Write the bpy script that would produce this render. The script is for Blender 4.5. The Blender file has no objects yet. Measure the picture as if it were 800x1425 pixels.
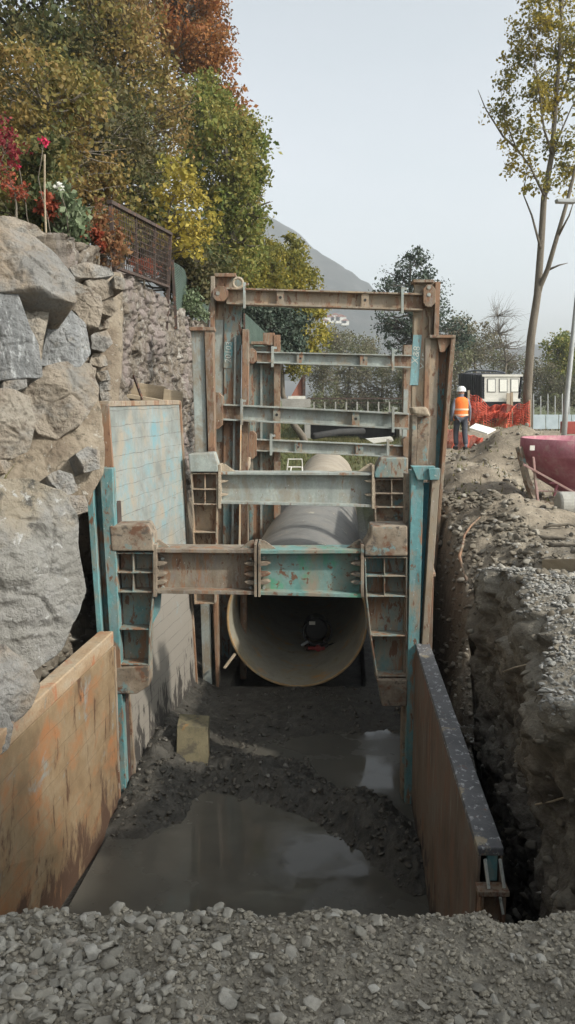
import bpy, bmesh, math, random
import numpy as np
from mathutils import Vector, Matrix
random.seed(7); RNG = np.random.default_rng(11)
S = bpy.context.scene
COL = S.collection
# ------------------------------------------------------------------ camera geometry
F = 1150.0; TH = math.radians(7.9); CAMZ = 1.6
CT, ST = math.cos(TH), math.sin(TH)
def ray(px, py):
    dx = (px-400)/F; dz = -(py-712.5)/F
    return dx, CT+dz*ST, -ST+dz*CT
def at(px, py, Y):
    rx, ry, rz = ray(px, py); t = Y/ry
    return (t*rx, Y, CAMZ+t*rz)
def atz(px, py, z):
    rx, ry, rz = ray(px, py); t = (z-CAMZ)/rz
    return (t*rx, t*ry, z)
cam_d = bpy.data.cameras.new('camera'); cam = bpy.data.objects.new('camera', cam_d); COL.objects.link(cam)
cam.location = (0, 0, CAMZ); cam.rotation_euler = (math.radians(90)-TH, 0, 0)
cam_d.sensor_fit = 'VERTICAL'; cam_d.sensor_height = 24; cam_d.lens = 24*F/1425
cam_d.clip_start = 0.05; cam_d.clip_end = 4000
S.camera = cam
S.view_settings.view_transform = 'Standard'; S.view_settings.look = 'None'
S.view_settings.gamma = 1; S.view_settings.exposure = 0.90
# ------------------------------------------------------------------ numpy noise
def _h(ix, iy, iz, s):
    n = (ix*374761393 + iy*668265263 + iz*1274126177 + s*974711) & 0x7fffffff
    n = ((n ^ (n >> 13))*1274126177) & 0x7fffffff
    return ((n ^ (n >> 16)) & 0xffff)/65535.0
def vn(p, s=0):
    i = np.floor(p).astype(np.int64); f = p-i; f = f*f*(3-2*f)
    x, y, z = i[:, 0], i[:, 1], i[:, 2]; r = 0
    for a in (0, 1):
        wa = f[:, 0] if a else 1-f[:, 0]
        for b in (0, 1):
            wb = f[:, 1] if b else 1-f[:, 1]
            for c in (0, 1):
                wc = f[:, 2] if c else 1-f[:, 2]
                r = r + wa*wb*wc*_h(x+a, y+b, z+c, s)
    return r*2-1
def fbm(p, sc=1.0, o=4, s=0):
    p = np.asarray(p, float)
    r = 0; a = 1; t = 0
    for k in range(o):
        r = r+a*vn(p*sc+17.3*k, s+k); t += a; a *= .5; sc *= 2.03
    return r/t
def worley(p, sc=1.0, s=0):
    q = p*sc; i = np.floor(q).astype(np.int64)
    d1 = np.full(len(q), 9.0); d2 = np.full(len(q), 9.0); cid = np.zeros(len(q))
    for a in (-1, 0, 1):
        for b in (-1, 0, 1):
            for c in (-1, 0, 1):
                j = i+np.array([a, b, c])
                o = np.stack([_h(j[:, 0], j[:, 1], j[:, 2], s+k) for k in range(3)], 1)
                d = np.linalg.norm(j+o-q, axis=1); h = _h(j[:, 0], j[:, 1], j[:, 2], s+9)
                m = d < d1
                d2 = np.where(m, d1, np.minimum(d2, d)); cid = np.where(m, h, cid); d1 = np.where(m, d, d1)
    return d1, d2, cid
def sm(a, b, x):
    t = np.clip((x-a)/(b-a), 0, 1); return t*t*(3-2*t)
# ------------------------------------------------------------------ materials
def L(c): return (c[0], c[1], c[2], 1)
class NT:
    def __init__(s, name):
        s.m = bpy.data.materials.new(name); s.m.use_nodes = True
        s.t = s.m.node_tree; s.t.nodes.clear()
        s.out = s.t.nodes.new('ShaderNodeOutputMaterial'); s.b = s.t.nodes.new('ShaderNodeBsdfPrincipled')
        s.t.links.new(s.b.outputs[0], s.out.inputs[0])
        s.geo = s.t.nodes.new('ShaderNodeNewGeometry'); s.pos = s.geo.outputs['Position']
    def n(s, ty, props=None, **kw):
        n = s.t.nodes.new(ty)
        for k, v in (props or {}).items(): setattr(n, k, v)
        for k, v in kw.items():
            k = k.replace('_', ' ')
            i = n.inputs[int(k[1:])] if k[0] == 'i' and k[1:].isdigit() else n.inputs[k]
            if hasattr(v, 'is_linked') or isinstance(v, bpy.types.NodeSocket): s.t.links.new(v, i)
            else: i.default_value = v
        return n
    def mapped(s, stretch, rot=(0, 0, 0)):
        return s.n('ShaderNodeMapping', Vector=s.pos, Scale=stretch, Rotation=rot).outputs[0]
    def noise(s, scale, detail=6, rough=.6, stretch=None, vec=None, dist=0):
        v = vec if vec is not None else (s.mapped(stretch) if stretch else s.pos)
        return s.n('ShaderNodeTexNoise', Vector=v, Scale=scale, Detail=detail, Roughness=rough, Distortion=dist).outputs[0]
    def ramp(s, fac, stops, const=False):
        r = s.n('ShaderNodeValToRGB', Fac=fac); cr = r.color_ramp
        if const: cr.interpolation = 'CONSTANT'
        while len(cr.elements) < len(stops): cr.elements.new(.5)
        for e, (p, c) in zip(cr.elements, stops):
            e.position = p; e.color = L(c) if hasattr(c, '__len__') else (c, c, c, 1)
        return r.outputs[0]
    def mix(s, fac, a, b, bt='MIX'):
        n = s.t.nodes.new('ShaderNodeMix'); n.data_type = 'RGBA'; n.blend_type = bt
        for i, v in ((0, fac), (6, a), (7, b)):
            if isinstance(v, bpy.types.NodeSocket): s.t.links.new(v, n.inputs[i])
            elif i == 0: n.inputs[0].default_value = v
            else: n.inputs[i].default_value = L(v)
        return n.outputs[2]
    def math(s, op, a, b=0.0):
        return s.n('ShaderNodeMath', {'operation': op}, i0=a, i1=b).outputs[0]
    def set(s, k, v):
        if isinstance(v, bpy.types.NodeSocket): s.t.links.new(v, s.b.inputs[k])
        else: s.b.inputs[k].default_value = v
    def bump(s, h, st, dist=.02):
        s.set('Normal', s.n('ShaderNodeBump', Strength=st, Distance=dist, Height=h).outputs[0])
def surf(name, cols, scale=2.0, rough=.85, spots=(), bump=.4, bscale=30, bdist=.02, metal=0, stretch=None, spec=.3, lines=None, rvar=0):
    """cols: noise ramp; spots: (colour, scale, lo, hi, stretch, (z0,z1) or None) overlaid where noise > lo"""
    t = NT(name)
    k = len(cols)
    base = t.ramp(t.noise(scale, 8, .65, stretch), [(.38+.24*i/max(1, k-1), c) for i, c in enumerate(cols)])
    fine = t.noise(scale*9, 4, .7)
    base = t.mix(t.math('MULTIPLY', t.ramp(fine, [(.35, 1.0), (.65, 0.0)]), .28), base, tuple(c*.55 for c in cols[0]))
    for sp in spots:
        c, sc, lo, hi = sp[:4]; st = sp[4] if len(sp) > 4 else None; zr = sp[5] if len(sp) > 5 else None
        f = t.noise(sc, 7, .68, st, dist=.3)
        if zr:
            sep = t.n('ShaderNodeSeparateXYZ', Vector=t.pos).outputs[2]
            g = t.n('ShaderNodeMapRange', Value=sep, From_Min=zr[0], From_Max=zr[1], To_Min=-.28, To_Max=.22).outputs[0]
            f = t.math('ADD', f, g)
        base = t.mix(t.ramp(f, [(lo, 0.0), (hi, 1.0)]), base, c)
    h = t.noise(bscale, 6, .65)
    if lines:
        # horizontal board joints with staggered butt ends, as on the cladding
        vec, rh, bw, dark = lines
        sx = t.n('ShaderNodeSeparateXYZ', Vector=t.pos)
        cv = t.n('ShaderNodeCombineXYZ', X=sx.outputs[1], Y=sx.outputs[2]).outputs[0]
        cv = t.n('ShaderNodeVectorMath', {'operation': 'ADD'}, i0=cv, i1=t.n('ShaderNodeVectorMath', {'operation': 'SCALE'}, i0=t.n('ShaderNodeTexNoise', Vector=t.pos, Scale=2.5).outputs[1], Scale=.05).outputs[0]).outputs[0]
        br = t.n('ShaderNodeTexBrick', Vector=cv, Scale=1.0, Mortar_Size=.0045, Mortar_Smooth=.3, Brick_Width=bw, Row_Height=rh, Color1=(1, 1, 1, 1), Color2=(.72, .72, .72, 1), Mortar=(0, 0, 0, 1))
        br.offset = .37
        fac = t.ramp(br.outputs[0], [(0.0, 1.0), (.5, 0.0)])
        fac = t.math('MULTIPLY', fac, t.ramp(t.noise(5, 4, .6), [(.38, 0.0), (.64, .7)]))
        base = t.mix(.35, base, br.outputs[0], 'MULTIPLY') if False else t.mix(fac, t.mix(.18, base, br.outputs[0], 'MULTIPLY'), dark)
        h = t.math('SUBTRACT', t.math('MULTIPLY', h, .4), fac)
    if rvar:
        oi = t.n('ShaderNodeObjectInfo').outputs['Random']
        hv = t.n('ShaderNodeHueSaturation', Color=base, Value=t.n('ShaderNodeMapRange', Value=oi, To_Min=1-rvar, To_Max=1+rvar).outputs[0]); base = hv.outputs[0]
    t.set('Base Color', base); t.set('Roughness', t.n('ShaderNodeMapRange', Value=fine, To_Min=rough-.1, To_Max=min(1, rough+.12)).outputs[0])
    t.set('Metallic', metal); t.set('Specular IOR Level', spec)
    t.bump(h, bump, bdist)
    return t.m
RUST = (.15, .08, .05); RUST2 = (.24, .14, .085); MUD = (.25, .215, .165); TEAL = (.10, .27, .29); PALE = (.30, .36, .36)
V = (9, 9, .8)     # stretch for vertical streaks
M = {}
def steel(name, paint, rust=.56, mud=.55, dark=None, z=None, paint2=None):
    rust -= .045; mud -= .12
    sp = [(MUD, 3.5, mud, mud+.16, (1, 1, .6)), (tuple(.6*c+.1 for c in paint), 14, .52, .62, (1, 1, .3)), (RUST2, 5, rust, rust+.05, (1, 1, .25)), (RUST, 11, rust+.03, rust+.07, (1.4, 1.4, .5)),
          ((.55, .55, .5), 40, .64, .7, (1, 1, .6))]
    if z: sp.append(((.19, .165, .125), 4, .5, .62, (1, 1, 1), z))
    return surf(name, [tuple(c*.75 for c in paint), paint, paint2 or tuple(min(1, c*1.25) for c in paint)], 3.0, .62, sp, .5, 35, .006, 0, (1, 1, .35), .35)
M['teal'] = steel('teal_paint', (.12, .27, .28), .60, .60)
M['deepteal'] = steel('deep_teal_paint', (.06, .24, .29), .66, .66)
M['teal_mud'] = steel('muddy_teal_paint', (.13, .24, .24), .57, .52, paint2=(.26, .25, .2))
M['pale'] = steel('pale_paint', (.32, .36, .34), .64, .57)
M['blueweb'] = steel('pale_blue_paint', (.31, .34, .315), .66, .60)
M['rust'] = steel('rust_steel', (.20, .13, .08), .56, .58, paint2=(.27, .19, .125))
M['rusttan'] = steel('tan_rust_steel', (.33, .25, .17), .58, .52)
M['brown'] = steel('muddy_brown_steel', (.20, .16, .12), .60, .55, paint2=(.25, .22, .18))
M['green'] = surf('green_teal_paint', [(.10, .21, .19), (.14, .27, .25), (.20, .30, .28)], 2.2, .6,
                  [((.06, .30, .16), 2.3, .52, .64), (MUD, 3, .44, .62, (1, 1, .5)), (RUST, 12, .57, .63), ((.5, .5, .42), 30, .7, .75)], .5, 35, .006)
M['mudsteel'] = surf('caked_mud_steel', [(.17, .135, .10), (.25, .205, .155), (.31, .26, .2)], 4, .9, [(RUST, 6, .54, .62), ((.16, .25, .25), 5, .58, .64), ((.1, .085, .07), 9, .55, .62)], .4, 30, .006)
M['sand'] = surf('sand_caked', [(.33, .27, .2), (.45, .38, .29)], 5, .95, [], .8, 30, .02)
M['plate_teal'] = surf('teal_board_cladding', [(.19, .205, .19), (.255, .275, .26), (.30, .32, .305)], 1.6, .8,
    [((.16, .29, .32), 1.6, .50, .66), ((.30, .265, .21), 2.4, .47, .64, (1, 1, .7)), ((.19, .18, .16), 6, .60, .68, (1, .6, 2)), ((.33, .17, .09), 9, .66, .72), ((.24, .22, .19), 3, .5, .6, (1, 1, 1), (.6, -1.2)), ((.055, .05, .045), 5, .5, .56, (1, 1.6, .5), (-1.2, -2.9))],
    .55, 30, .008, lines=(0, .165, 1.7, (.12, .11, .1)))
M['plate_orange'] = surf('ochre_board_cladding', [(.20, .135, .078), (.26, .185, .108), (.29, .22, .14)], 1.7, .78,
    [((.31, .14, .06), 1.7, .50, .66, (1, 1, 1.4)), ((.22, .24, .22), 2.5, .60, .7), ((.10, .055, .033), 2.6, .57, .62, (1, 1.8, .5)), ((.085, .05, .033), 2.0, .50, .58, (1, 1.6, .6), (-1.4, -3.0))],
    .5, 28, .008, lines=(0, .22, 6.5, (.17, .12, .08)))
M['board_orange'] = surf('ochre_board', [(.30, .20, .12), (.38, .28, .18), (.40, .33, .24)], 3, .8, [((.36, .13, .06), 3, .55, .68), ((.22, .2, .16), 8, .6, .68)], .8, 20, .012, stretch=(2, .6, 2))
M['plate_brown'] = surf('rust_plate_face', [(.13, .10, .075), (.19, .14, .105), (.20, .17, .14)], 1.4, .75,
    [((.21, .11, .07), 2.5, .5, .65, (1, 1.2, .5)), ((.24, .23, .2), 5, .56, .7, (1, 2.5, .35)), ((.06, .05, .045), 4, .52, .6, (1, 1, 1), (-1.8, -2.9))], .4, 40, .006)
M['plate_tan'] = surf('tan_plate_face', [(.30, .23, .15), (.37, .3, .21), (.36, .33, .27)], 1.4, .8, [((.42, .22, .09), 1.7, .56, .62), ((.24, .22, .19), 4, .58, .68)], .5, 30, .008)
M['plate_top'] = surf('dark_scuffed_top', [(.10, .10, .105), (.15, .15, .155)], 4, .5, [((.42, .42, .42), 22, .56, .62, (1, .7, 1)), ((.33, .28, .2), 2.6, .57, .61), ((.2, .11, .07), 14, .62, .68)], .5, 50, .006)
M['concrete_pipe'] = surf('pipe_outside', [(0.160, 0.160, 0.152), (0.200, 0.200, 0.192), (0.216, 0.208, 0.192)], 2, .8, [((.36, .34, .28), 1.6, .62, .64, (1, 1, 1)), ((.32, .28, .21), 4, .62, .72)], .3, 40, .01)
M['pipe_in'] = surf('pipe_inside', [(.27, .25, .20), (.33, .31, .25), (.3, .26, .18)], 1.5, .62, [((.42, .24, .10), 2.6, .56, .66), ((.12, .10, .08), 7, .62, .7)], .25, 30, .01, spec=.4)
M['pipe_far'] = surf('sunlit_pipe_tone', [(.33, .28, .22), (.4, .35, .28)], 2, .9, [((.24, .22, .19), 3, .55, .65)], .4, 30, .01)  # paler copy of the pipe colour, standing for sun on the far length
M['pipe_rim'] = surf('pipe_rim', [(.38, .24, .11), (.45, .32, .18)], 5, .7, [((.3, .29, .24), 6, .55, .62)], .3, 40, .01)
GL = [((.30, .28, .24), 5, .56, .7)]
M['rock_grey'] = surf('grey_boulder', [(0.217, 0.209, 0.194), (0.274, 0.267, 0.250), (0.307, 0.298, 0.282)], 1.2, .88, [((.27, .22, .165), 1.1, .46, .6), ((.12, .11, .10), 3, .56, .66), ((.42, .41, .39), 9, .66, .72, (1, 1, .35)), ((.10, .095, .085), 22, .68, .72)], .95, 17, .07, rvar=.1)
M['rock_brown'] = surf('brown_boulder', [(0.253, 0.214, 0.166), (0.315, 0.271, 0.218), (0.349, 0.315, 0.262)], 1.3, .92, [((.22, .21, .19), 1.8, .5, .62), ((.14, .11, .085), 5, .56, .66), ((.4, .37, .33), 14, .67, .72)], .95, 17, .07, rvar=.1)
M['rock_blue'] = surf('blue_grey_boulder', [(.175, .18, .18), (.225, .23, .23), (.26, .262, .258)], 1.6, .85, [((.38, .39, .39), 5, .54, .62, (3, 3, .4)), ((.33, .29, .23), 2, .58, .7), ((.16, .16, .16), 9, .66, .72, (3, 3, .3))], .95, 17, .07, stretch=(4, 4, .4), rvar=.08)
M['rock_big'] = surf('big_grey_boulder', [(0.212, 0.204, 0.184), (0.266, 0.258, 0.235), (0.282, 0.274, 0.258)], 1.0, .88, [((.27, .235, .18), 1.2, .46, .62, None, (.0, .9)), ((.085, .08, .07), 2.2, .57, .64), ((.40, .40, .385), 7, .60, .66), ((.2, .2, .19), 4, .6, .68)], .95, 14, .08)
M['rubble'] = surf('rubble_masonry', [(.13, .105, .08), (.19, .16, .125), (.24, .21, .175)], 3.0, .92, [((.29, .27, .24), 4.5, .52, .60, (1, 1, .6)), ((.075, .06, .045), 6, .53, .58), ((.22, .185, .17), 1.1, .5, .6), ((.17, .15, .13), 2, .54, .6, (3, 3, .3))], .9, 14, .05)
M['timber'] = surf('weathered_timber', [(.32, .26, .18), (.40, .33, .24)], 6, .85, [((.25, .21, .16), 9, .56, .66)], .5, 30, .006, stretch=(.5, .5, 4))
M['iron'] = surf('rusty_iron', [(.05, .038, .033), (.085, .06, .05)], 8, .8, [((.16, .08, .05), 12, .56, .62)], .4, 50, .003)
M['bark'] = surf('bark', [(.13, .11, .085), (.19, .165, .13)], 4, .95, [((.24, .22, .18), 3, .6, .7)], .9, 20, .02, stretch=(3, 3, .5))
M['bark_dark'] = surf('dark_bark', [(.06, .05, .04), (.1, .085, .07)], 4, .95, [], .8, 20, .02, stretch=(3, 3, .5))
M['concrete'] = surf('concrete', [(.30, .29, .26), (.38, .37, .34)], 3, .9, [((.24, .22, .18), 4, .58, .7)], .4, 40, .01)
M['galv'] = surf('galvanised_steel', [(.36, .37, .37), (.42, .43, .43)], 3, .5, [], .15, 40, .002, metal=.3)
M['pink'] = surf('faded_crimson_paint', [(.34, .115, .15), (.42, .17, .21), (.46, .25, .27)], 3, .7, [((.42, .27, .26), 4, .55, .68), ((.26, .2, .17), 9, .62, .68), ((.6, .5, .5), 30, .70, .74)], .4, 35, .006)
M['pinkpale'] = surf('dusty_pink_paint', [(.36, .22, .2), (.42, .28, .26)], 5, .8, [((.3, .25, .2), 6, .52, .62)], .4, 35, .006)
M['vest'] = surf('orange_vest', [(.85, .17, .03), (.92, .22, .05)], 3, .8, [], .3, 12, .02)
M['vest'].node_tree.nodes['Principled BSDF'].inputs['Emission Strength'].default_value = 0
M['band'] = surf('reflective_band', [(.75, .5, .35), (.8, .6, .42)], 3, .5, [], .1, 30, .002)
M['cloth_dark'] = surf('dark_cloth', [(.055, .06, .075), (.08, .085, .10)], 5, .95, [((.15, .14, .12), 5, .6, .7)], .4, 18, .02)
M['cloth_grey'] = surf('grey_cloth', [(.16, .17, .2), (.2, .21, .25)], 5, .95, [], .4, 18, .02)
M['skin'] = surf('skin', [(.45, .27, .19), (.5, .31, .22)], 6, .6, [], .1, 60, .002)
M['helmet'] = surf('white_helmet', [(.72, .72, .70), (.78, .78, .76)], 3, .4, [], .05, 40, .002)
M['net_orange'] = surf('orange_plastic_net', [(.50, .085, .05), (.60, .12, .07)], 3, .6, [], .2, 40, .002)
M['net_green'] = surf('green_wire', [(.10, .15, .125), (.15, .2, .17)], 3, .6, [], .2, 40, .002)
M['white'] = surf('off_white_paint', [(.62, .60, .54), (.7, .68, .62)], 2, .6, [((.4, .36, .3), 4, .6, .72)], .2, 30, .004)
M['panelwhite'] = surf('white_panel', [(.78, .77, .70), (.82, .8, .74)], 2, .5, [], .1, 30, .002)
M['truckdark'] = surf('dark_truck_side', [(.035, .037, .045), (.055, .055, .065)], 3, .6, [((.12, .11, .1), 4, .6, .7)], .3, 30, .004)
M['rubber'] = surf('rubber', [(.03, .03, .03), (.045, .043, .04)], 5, .85, [], .4, 30, .01)
M['block'] = surf('yellow_block_face', [(.13, .115, .07), (.18, .155, .095)], 6, .85, [((.08, .07, .05), 5, .5, .6), ((.24, .13, .05), 4, .62, .68)], .5, 25, .01)
M['paleblue'] = surf('pale_blue_panel', [(.38, .45, .48), (.45, .52, .55)], 3, .6, [], .2, 30, .002)
M['redpanel'] = surf('red_panel', [(.28, .05, .04), (.33, .07, .05)], 3, .6, [], .2, 30, .002)
M['roofred'] = surf('reddish_roof', [(.25, .10, .07), (.32, .14, .1)], 3, .9, [], .4, 20, .02)
M['patch'] = steel('light_teal_paint', (.20, .36, .38), .66, .66)
M['chalk'] = surf('white_chalk', [(.48, .50, .47), (.58, .6, .55)], 30, .9, [((.25, .28, .26), 25, .56, .6)], .2, 60, .001)
M['blackplastic'] = surf('black_plastic', [(.018, .018, .02), (.03, .03, .03)], 5, .35, [], .1, 30, .002, spec=.5)
M['redvalve'] = surf('red_fitting', [(.25, .03, .03), (.3, .05, .04)], 5, .5, [], .2, 30, .002)
# ground material: colours follow what lies there (mud below, gravel, sandy earth, grass)
def ground_mat():
    t = NT('earth')
    sep = t.n('ShaderNodeSeparateXYZ', Vector=t.pos); X, Y, Z = sep.outputs
    n1 = t.noise(1.3, 8, .65); n2 = t.noise(7, 8, .7); n3 = t.noise(40, 6, .7)
    earth = t.ramp(n1, [(.3, (.20, .165, .12)), (.5, (.29, .245, .185)), (.7, (.35, .305, .235))])
    earth = t.mix(t.math('MULTIPLY', t.ramp(n2, [(.42, 1.0), (.6, 0.0)]), .6), earth, (.14, .115, .085))
    earth = t.mix(t.math('MULTIPLY', t.ramp(n3, [(.55, 0.0), (.75, 1.0)]), .7), earth, (.42, .39, .34))
    grav = t.ramp(n3, [(.35, (.18, .16, .13)), (.55, (.25, .228, .185)), (.7, (.34, .315, .27))])
    grav = t.mix(t.math('MULTIPLY', t.ramp(n2, [(.4, 0.0), (.62, 1.0)]), .6), grav, (.20, .175, .14))
    # grey gravelly crust near the camera and on the right bank
    gf = t.n('ShaderNodeMapRange', Value=Y, From_Min=10.5, From_Max=7.5).outputs[0]
    gf = t.math('MULTIPLY', gf, t.n('ShaderNodeMapRange', Value=Z, From_Min=-.5, From_Max=-.15).outputs[0])
    c = t.mix(gf, earth, grav)
    # cut earth on the faces of the excavation
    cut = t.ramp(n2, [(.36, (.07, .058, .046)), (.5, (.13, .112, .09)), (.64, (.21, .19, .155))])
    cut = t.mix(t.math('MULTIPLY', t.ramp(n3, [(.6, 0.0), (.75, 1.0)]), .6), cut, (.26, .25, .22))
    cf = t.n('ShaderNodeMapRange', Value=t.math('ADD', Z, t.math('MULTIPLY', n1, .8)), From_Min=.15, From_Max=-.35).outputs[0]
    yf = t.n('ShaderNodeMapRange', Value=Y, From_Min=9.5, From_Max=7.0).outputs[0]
    cut = t.mix(yf, t.mix(.5, cut, (.22, .18, .13)), cut)  # lighter brown mixed in farther back, so the slope reads as lit
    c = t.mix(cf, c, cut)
    mud = t.ramp(n2, [(.35, (.035, .033, .028)), (.5, (.06, .056, .048)), (.65, (.095, .088, .075))])
    mf = t.n('ShaderNodeMapRange', Value=t.math('ADD', Z, t.math('MULTIPLY', n1, .5)), From_Min=-1.3, From_Max=-2.0).outputs[0]
    c = t.mix(mf, c, mud)
    gr = t.ramp(n2, [(.3, (.055, .07, .025)), (.6, (.11, .12, .05)), (.8, (.2, .18, .1))])
    # grass: far away, and on the hillside
    g1 = t.n('ShaderNodeMapRange', Value=t.math('SUBTRACT', t.math('ADD', Y, t.math('MULTIPLY', n1, 14.0)), t.math('MAXIMUM', t.math('MINIMUM', t.math('MULTIPLY', t.math('SUBTRACT', X, 3.0), 3.0), 18.0), 0.0)), From_Min=32, From_Max=42).outputs[0]
    g2 = t.n('ShaderNodeMapRange', Value=t.math('ADD', Z, t.math('MULTIPLY', n1, .6)), From_Min=3.0, From_Max=3.7).outputs[0]
    c = t.mix(t.math('MAXIMUM', g1, g2), c, gr)
    t.set('Base Color', c)
    t.set('Roughness', t.n('ShaderNodeMapRange', Value=mf, To_Min=.95, To_Max=.45).outputs[0])
    t.set('Specular IOR Level', .3)
    h = t.math('ADD', t.math('MULTIPLY', n2, .6), t.math('MULTIPLY', n3, .5))
    t.bump(h, .8, .05)
    return t.m
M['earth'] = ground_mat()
def stone_mat(name, stops, wet=0.9):
    t = NT(name)
    c = t.ramp(t.geo.outputs['Random Per Island'], stops)
    n = t.noise(30, 5, .7); c = t.mix(t.math('MULTIPLY', t.ramp(n, [(.4, 1.0), (.65, 0.0)]), .4), c, (.14, .125, .1))
    t.set('Base Color', c); t.set('Roughness', wet); t.bump(n, .6, .01); t.set('Specular IOR Level', .3)
    return t.m
M['gravel'] = stone_mat('gravel_stones', [(0, (.20, .185, .155)), (.45, (.28, .265, .23)), (.8, (.32, .30, .26)), (.96, (.38, .365, .33)), (1, (.26, .21, .16))])
M['gravel_pale'] = stone_mat('pale_gravel', [(0, (.20, .195, .18)), (.5, (.28, .275, .255)), (.9, (.36, .355, .34)), (1, (.46, .45, .43))])
M['heapstones'] = stone_mat('earth_lumps', [(0, (.10, .085, .065)), (.5, (.16, .138, .105)), (.9, (.22, .195, .155)), (1, (.33, .31, .27))])
M['crumbs'] = stone_mat('soil_crumbs', [(0, (.18, .16, .125)), (.5, (.25, .225, .18)), (1, (.33, .30, .245))])
M['clods'] = stone_mat('mud_clods', [(0, (.04, .037, .031)), (.6, (.062, .057, .049)), (.95, (.09, .084, .072)), (1, (.2, .19, .17))], .6)
M['soilstones'] = stone_mat('soil_stones', [(0, (.13, .115, .09)), (.5, (.22, .195, .16)), (.9, (.3, .28, .24)), (1, (.42, .4, .37))])
def water_mat():
    t = NT('muddy_water'); n = t.noise(1.6, 4, .6)
    t.set('Base Color', t.ramp(n, [(.3, (.07, .067, .058)), (.7, (.10, .095, .08))]))
    t.set('Roughness', t.ramp(t.noise(.9, 5, .6), [(.44, .04), (.56, .34)])); t.set('IOR', 1.33); t.set('Specular IOR Level', .5)
    t.bump(t.noise(7, 3, .5), .03, .01); return t.m
M['water'] = water_mat()
def leaf_mat(name, stops, clump=None, transl=.35):
    """stops: colours by leaf; clump: second palette mixed in by a broad noise (real colour variety of autumn leaves)"""
    t = NT(name); r = t.geo.outputs['Random Per Island']
    k = len(stops); c = t.ramp(r, [(i/max(1, k-1), s) for i, s in enumerate(stops)])
    if clump:
        k = len(clump); c2 = t.ramp(r, [(i/max(1, k-1), s) for i, s in enumerate(clump)])
        c = t.mix(t.ramp(t.noise(.45, 3, .6), [(.45, 0.0), (.6, 1.0)]), c, c2)
    t.set('Base Color', c); t.set('Roughness', .6); t.set('Specular IOR Level', .2)
    tr = t.n('ShaderNodeBsdfTranslucent', Color=c); mx = t.n('ShaderNodeMixShader', Fac=transl)
    t.t.links.new(t.b.outputs[0], mx.inputs[1]); t.t.links.new(tr.outputs[0], mx.inputs[2]); t.t.links.new(mx.outputs[0], t.out.inputs[0])
    return t.m
# ------------------------------------------------------------------ mesh helpers
def mesh_np(name, V_, F_, smooth=False):
    """V_ (n,3); F_ list of arrays with equal number of corners each"""
    me = bpy.data.meshes.new(name); V_ = np.asarray(V_, np.float32)
    if not isinstance(F_, (list, tuple)): F_ = [F_]
    F_ = [np.asarray(f, np.int32) for f in F_ if len(f)]
    me.vertices.add(len(V_)); me.vertices.foreach_set('co', V_.ravel())
    nl = sum(f.size for f in F_); npoly = sum(len(f) for f in F_)
    me.loops.add(nl); me.polygons.add(npoly)
    me.loops.foreach_set('vertex_index', np.concatenate([f.ravel() for f in F_]))
    tot = np.concatenate([np.full(len(f), f.shape[1]) for f in F_]); st = np.concatenate([[0], np.cumsum(tot)[:-1]])
    me.polygons.foreach_set('loop_start', st.astype(np.int32))
    if smooth: me.polygons.foreach_set('use_smooth', np.ones(npoly, bool))
    me.update(calc_edges=True); me.validate()
    return me
ROOTPOS = {}
def props(o, label=None, cat=None, group=None, kind=None):
    if label: o['label'] = label
    if cat: o['category'] = cat
    if group: o['group'] = group
    if kind: o['kind'] = kind
    return o
def link(name, me, mat, parent=None, base=None):
    """base: world position of the object's origin (top-level); children share their root's origin"""
    o = bpy.data.objects.new(name, me); COL.objects.link(o)
    if parent is not None:
        r = parent
        while r.parent: r = r.parent
        base = ROOTPOS[r.name]; o.parent = parent
    elif base is None:
        co = np.empty(len(me.vertices)*3, np.float32); me.vertices.foreach_get('co', co); co = co.reshape(-1, 3)
        base = (float(co[:, 0].mean()), float(co[:, 1].mean()), float(co[:, 2].min()))
    me.transform(Matrix.Translation(-Vector(base)))
    if parent is None: o.location = base; ROOTPOS[o.name] = base
    if mat is not None: me.materials.append(M[mat] if isinstance(mat, str) else mat)
    return o
def thing(name, label, cat, base, group=None):
    o = bpy.data.objects.new(name, None); COL.objects.link(o); o.location = base; o.empty_display_size = .1
    ROOTPOS[o.name] = tuple(base); return props(o, label, cat, group)
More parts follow.
